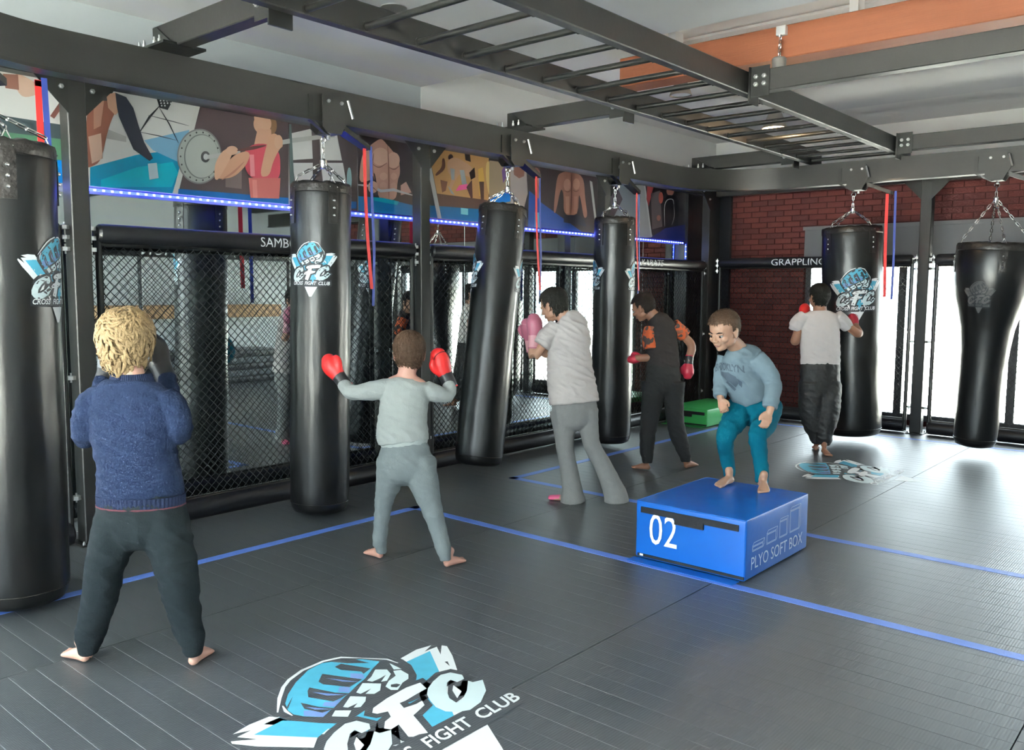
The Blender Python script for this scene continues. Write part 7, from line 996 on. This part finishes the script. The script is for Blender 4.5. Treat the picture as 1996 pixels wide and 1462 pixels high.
def person(key, label, skin, lip, hair, hstyle, topm, botm, seed, topfold=.006, botfold=.007, glovem=None, glovesc=1.0, vox=.0058, brow='hair_dark', group=None):
    D=PEOPLE[key]; fz=D['feet'][0][0][2]; cx=sum(f[0][0] for f in D['feet'])/2; cy=sum(f[0][1] for f in D['feet'])/2
    e=empty('person',(cx,cy,fz),label,'person')
    hp,hf,hs=D['head']; H=frame(hp,hf)
    mb=MB()
    bd=[list(map(list,ch)) for ch in D['body']]
    t=bd[1]; up=Vector(t[-2][:3])-Vector(t[-1][:3]); up.normalize()
    for k in range(3): t[-1][k]+=up[k]*.05
    t[-1][3]*=.85; t[-1][4]*=.8
    t[-1][3]*=.8; t[-1][4]*=.8
    for ch in bd[2:4]: ch[0][3]*=.6; ch[0][4]*=.6
    for ch in bd[:4]: chain_rings(mb,ch,'round',.02,18)
    for i in (0,1):   # legs follow the trouser legs, inside them
        lg=[[*r[:3],r[3]*.68,r[4]*.68,1,0] for r in D['bottom'][i+1]]; h,t_=D['feet'][i]; hv=Vector(h); dv=(Vector(t_)-hv).normalized()
        for q in lg: q[3]=q[4]=min(q[3],.07)
        lg[0][3]=lg[0][4]=.035; lg[1][3]=lg[1][4]=min(lg[1][3],.055)
        for j,q in enumerate(reversed(lg)):
            if j<3: q[3]=q[4]=min(q[3],.030+.010*j)
        a=hv+dv*.05+Vector((0,0,.095)); lg.append([*a,.026,.028,1,0]); chain_rings(mb,lg,'round',.02,18)
    # neck up into the skull
    nk=H@Vector((0,-.03*hs,-.055*hs)); b0=D['body'][0]
    chain_rings(mb,[[*nk,.043*hs,.045*hs,1,0],[*b0[-2][:3],.046*hs,.048*hs,1,0]],'round',.02,16)
    head_geo(mb,H,hs)
    for i,(h,t) in enumerate(D['feet']): foot_geo(mb,h,t,side=(-1 if i==0 else 1)*(-1 if key=='box' else 1))
    for h in D['hands']: hand_geo(mb,*h)
    link('body',blob(mb,.0048 if key=='box' else vox,3),skin,e,True,80)
    face_parts(H,hs,e,lip,brow)
    hair_geo(H,hs,hstyle,hair,e,seed)
    tb=MB()
    for ch in D['top']: chain_rings(tb,ch,'flat',.02,24)
    tm=blob(tb,.0065,9,topfold,(8,8,19),seed); top=link('shirt',tm,topm,e,True,80)
    pb=MB()
    for ci,ch in enumerate(D['bottom']): chain_rings(pb,ch,'round' if ci==0 else 'flat',.02,22)
    pm=blob(pb,.0065,16,botfold,(10,10,16),seed+3); bot=link('trousers',pm,botm,e,True,80)
    if glovem:
        for g,(cm,fm) in zip(D['gloves'],glovem): glove(e,g[0],g[1],g[2],cm,fm,glovesc)
    return e,top,bot,D
# boy with blond hair
e,top,bot,D=person('blond','blond boy seen from behind in a navy knitted sweater and dark joggers, fists up','skin_pale','lips','hair_blond','long','knit_navy','sweat_dark',1,.008,.009,[('glove_black','glove_grey'),('glove_black','glove_black')],1.0,brow='hair_blond')
for i,(ch,nm) in enumerate(zip(D['extra'],('ribbed_hem','ribbed_collar'))):
    mb=MB(); rs=catmull(ch,.004); n=120; rg=[]
    for r in rs:
        wv=Vector((r[5],r[6],0)).normalized(); u=Vector((0,0,1)).cross(wv)
        rg.append([Vector(r[:3])+wv*((r[3]+.003*(j%2))*math.cos(2*PI*j/n))+u*((r[4]+.003*(j%2))*math.sin(2*PI*j/n)) for j in range(n)])
    o=mb.rings(rg,True).obj(nm,'knit_rib',top,True,30)
    if i==0:
        t2=MB().tube([rg[-1][j]+Vector((0,0,.004)) for j in range(0,n,3)],.004,5,closed=True).obj('hem_trim','trim_pink',top)
# boy in grey
e,top,bot,D=person('grey','brown-haired boy seen from behind in grey sweatshirt and joggers with red boxing gloves','skin_pink','lips','hair_brown','short','sweat_grey','jog_grey',2,.006,.006,[('glove_black','glove_red'),('glove_black','glove_red')],1.0,brow='hair_brown')
mb=MB(); 
for ch in D['extra']: chain_rings(mb,ch,'flat',.01,36)
link('ribbed_hem',blob(mb,.006,2,.001,(5,5,60)),'sweat_rib',top,True,80)
# teenager in pale tee
e,top,bot,D=person('white','dark-haired teenager in pale oversized tee and grey flared leggings, pink gloves to the face','skin_light_tan','lips','hair_dark','short','tee_offwhite','leggings_grey',3,.010,.003,[('glove_pinkpale','glove_pink'),('glove_pinkpale','glove_pink')],1.05)
h,t=D['feet'][0]; v=Vector(t)-Vector(h); mb=MB(); chain_rings(mb,[[*(Vector(h)+v*.62+Vector((0,0,.022))),.036,.022,-v.y,v.x],[*(Vector(h)+v*1.02+Vector((0,0,.018))),.036,.017,-v.y,v.x]],'round'); link('toe_sock',blob(mb,.006,2),'pink_sock',e)
# boy with orange sleeves
e,top,bot,D=person('dark','boy hunched to the left in charcoal tee with orange camouflage sleeves and black joggers','skin_tan','lips','hair_deep','crop','tee_charcoal','track_black',4,.006,.006,[('glove_black','glove_crimson'),('glove_black','glove_crimson')],1.0)
for ch in D['top'][1:]:
    mb=MB(); chain_rings(mb,[[c[0],c[1],c[2],c[3]+.009,c[4]+.009,c[5],c[6]] for c in ch[-3:]],'flat',.01,20)
    link('sleeve',blob(mb,.006,3,.003,(12,12,20),9),'camo_orange',top,True,80)
# boy on the box
e,top,bot,D=person('box','boy in light blue sweatshirt and teal trousers crouching barefoot on the blue box','skin_light_tan','lips','hair_brown','crop','shirt_blue','trousers_teal',5,.007,.006)
# chest print, wrapped on the cloth
bpy.context.view_layer.update()
bvh=BVHTree.FromPolygons([v.co.copy() for v in top.data.vertices],[tuple(p.vertices) for p in top.data.polygons])
ctr=Vector(D['top'][0][2][:3]).lerp(Vector(D['top'][0][3][:3]),.45)-rr*.02; fc=Vector((-.25,-1.0,-.18)).normalized()
ux=Vector((0,0,1)).cross(-fc).normalized()*1.0; up_=(-fc).cross(ux)*-1
ux=fc.cross(Vector((0,0,1))).normalized()*-1; up_=fc.cross(ux).normalized()*1
if up_.z<0: up_=-up_
if ux.dot(rr)<0: ux=-ux
def onshirt(u,v,h):
    o_=ctr+ux*u+up_*v+fc*.4; hit=bvh.ray_cast(o_,-fc)
    return tuple((hit[0] if hit[0] else o_-fc*.3)+fc*h)
vs,fs=refine(*text2d('BROOKLYN',1,0,.02),.12); mb=MB()
mb.add([onshirt((x-.5)*.205,.022+(y)*(.050)-.09*(x-.5)**2,.003) for x,y in vs],fs)
link('chest_lettering',mb.mesh('t',False),'print_ink',top,False)
mb=MB()
for pl in ([(-.045,.01),(.02,.012),(.06,-.02),(.055,-.07),(.03,-.10),(.01,-.06),(-.02,-.03),(-.06,-.02)],[(-.02,-.06),(.0,-.05),(.03,-.11),(.015,-.125)],[(.06,-.03),(.075,-.06),(.065,-.10),(.055,-.08)]):
    v2,f2=tess(pl,.02); mb.add([onshirt(a,b,.0028) for a,b in v2],f2)
link('chest_print',mb.mesh('t',False),'print_ink',top,False)
# boy in white tee
e,top,bot,D=person('tee','boy seen from behind in white tee and loose black trousers, at the thick bag','skin_tan','lips','hair_dark','short','tee_white','track_blackshine',6,.006,.008,[('glove_crimson','glove_red'),('glove_crimson','glove_crimson')],.9)
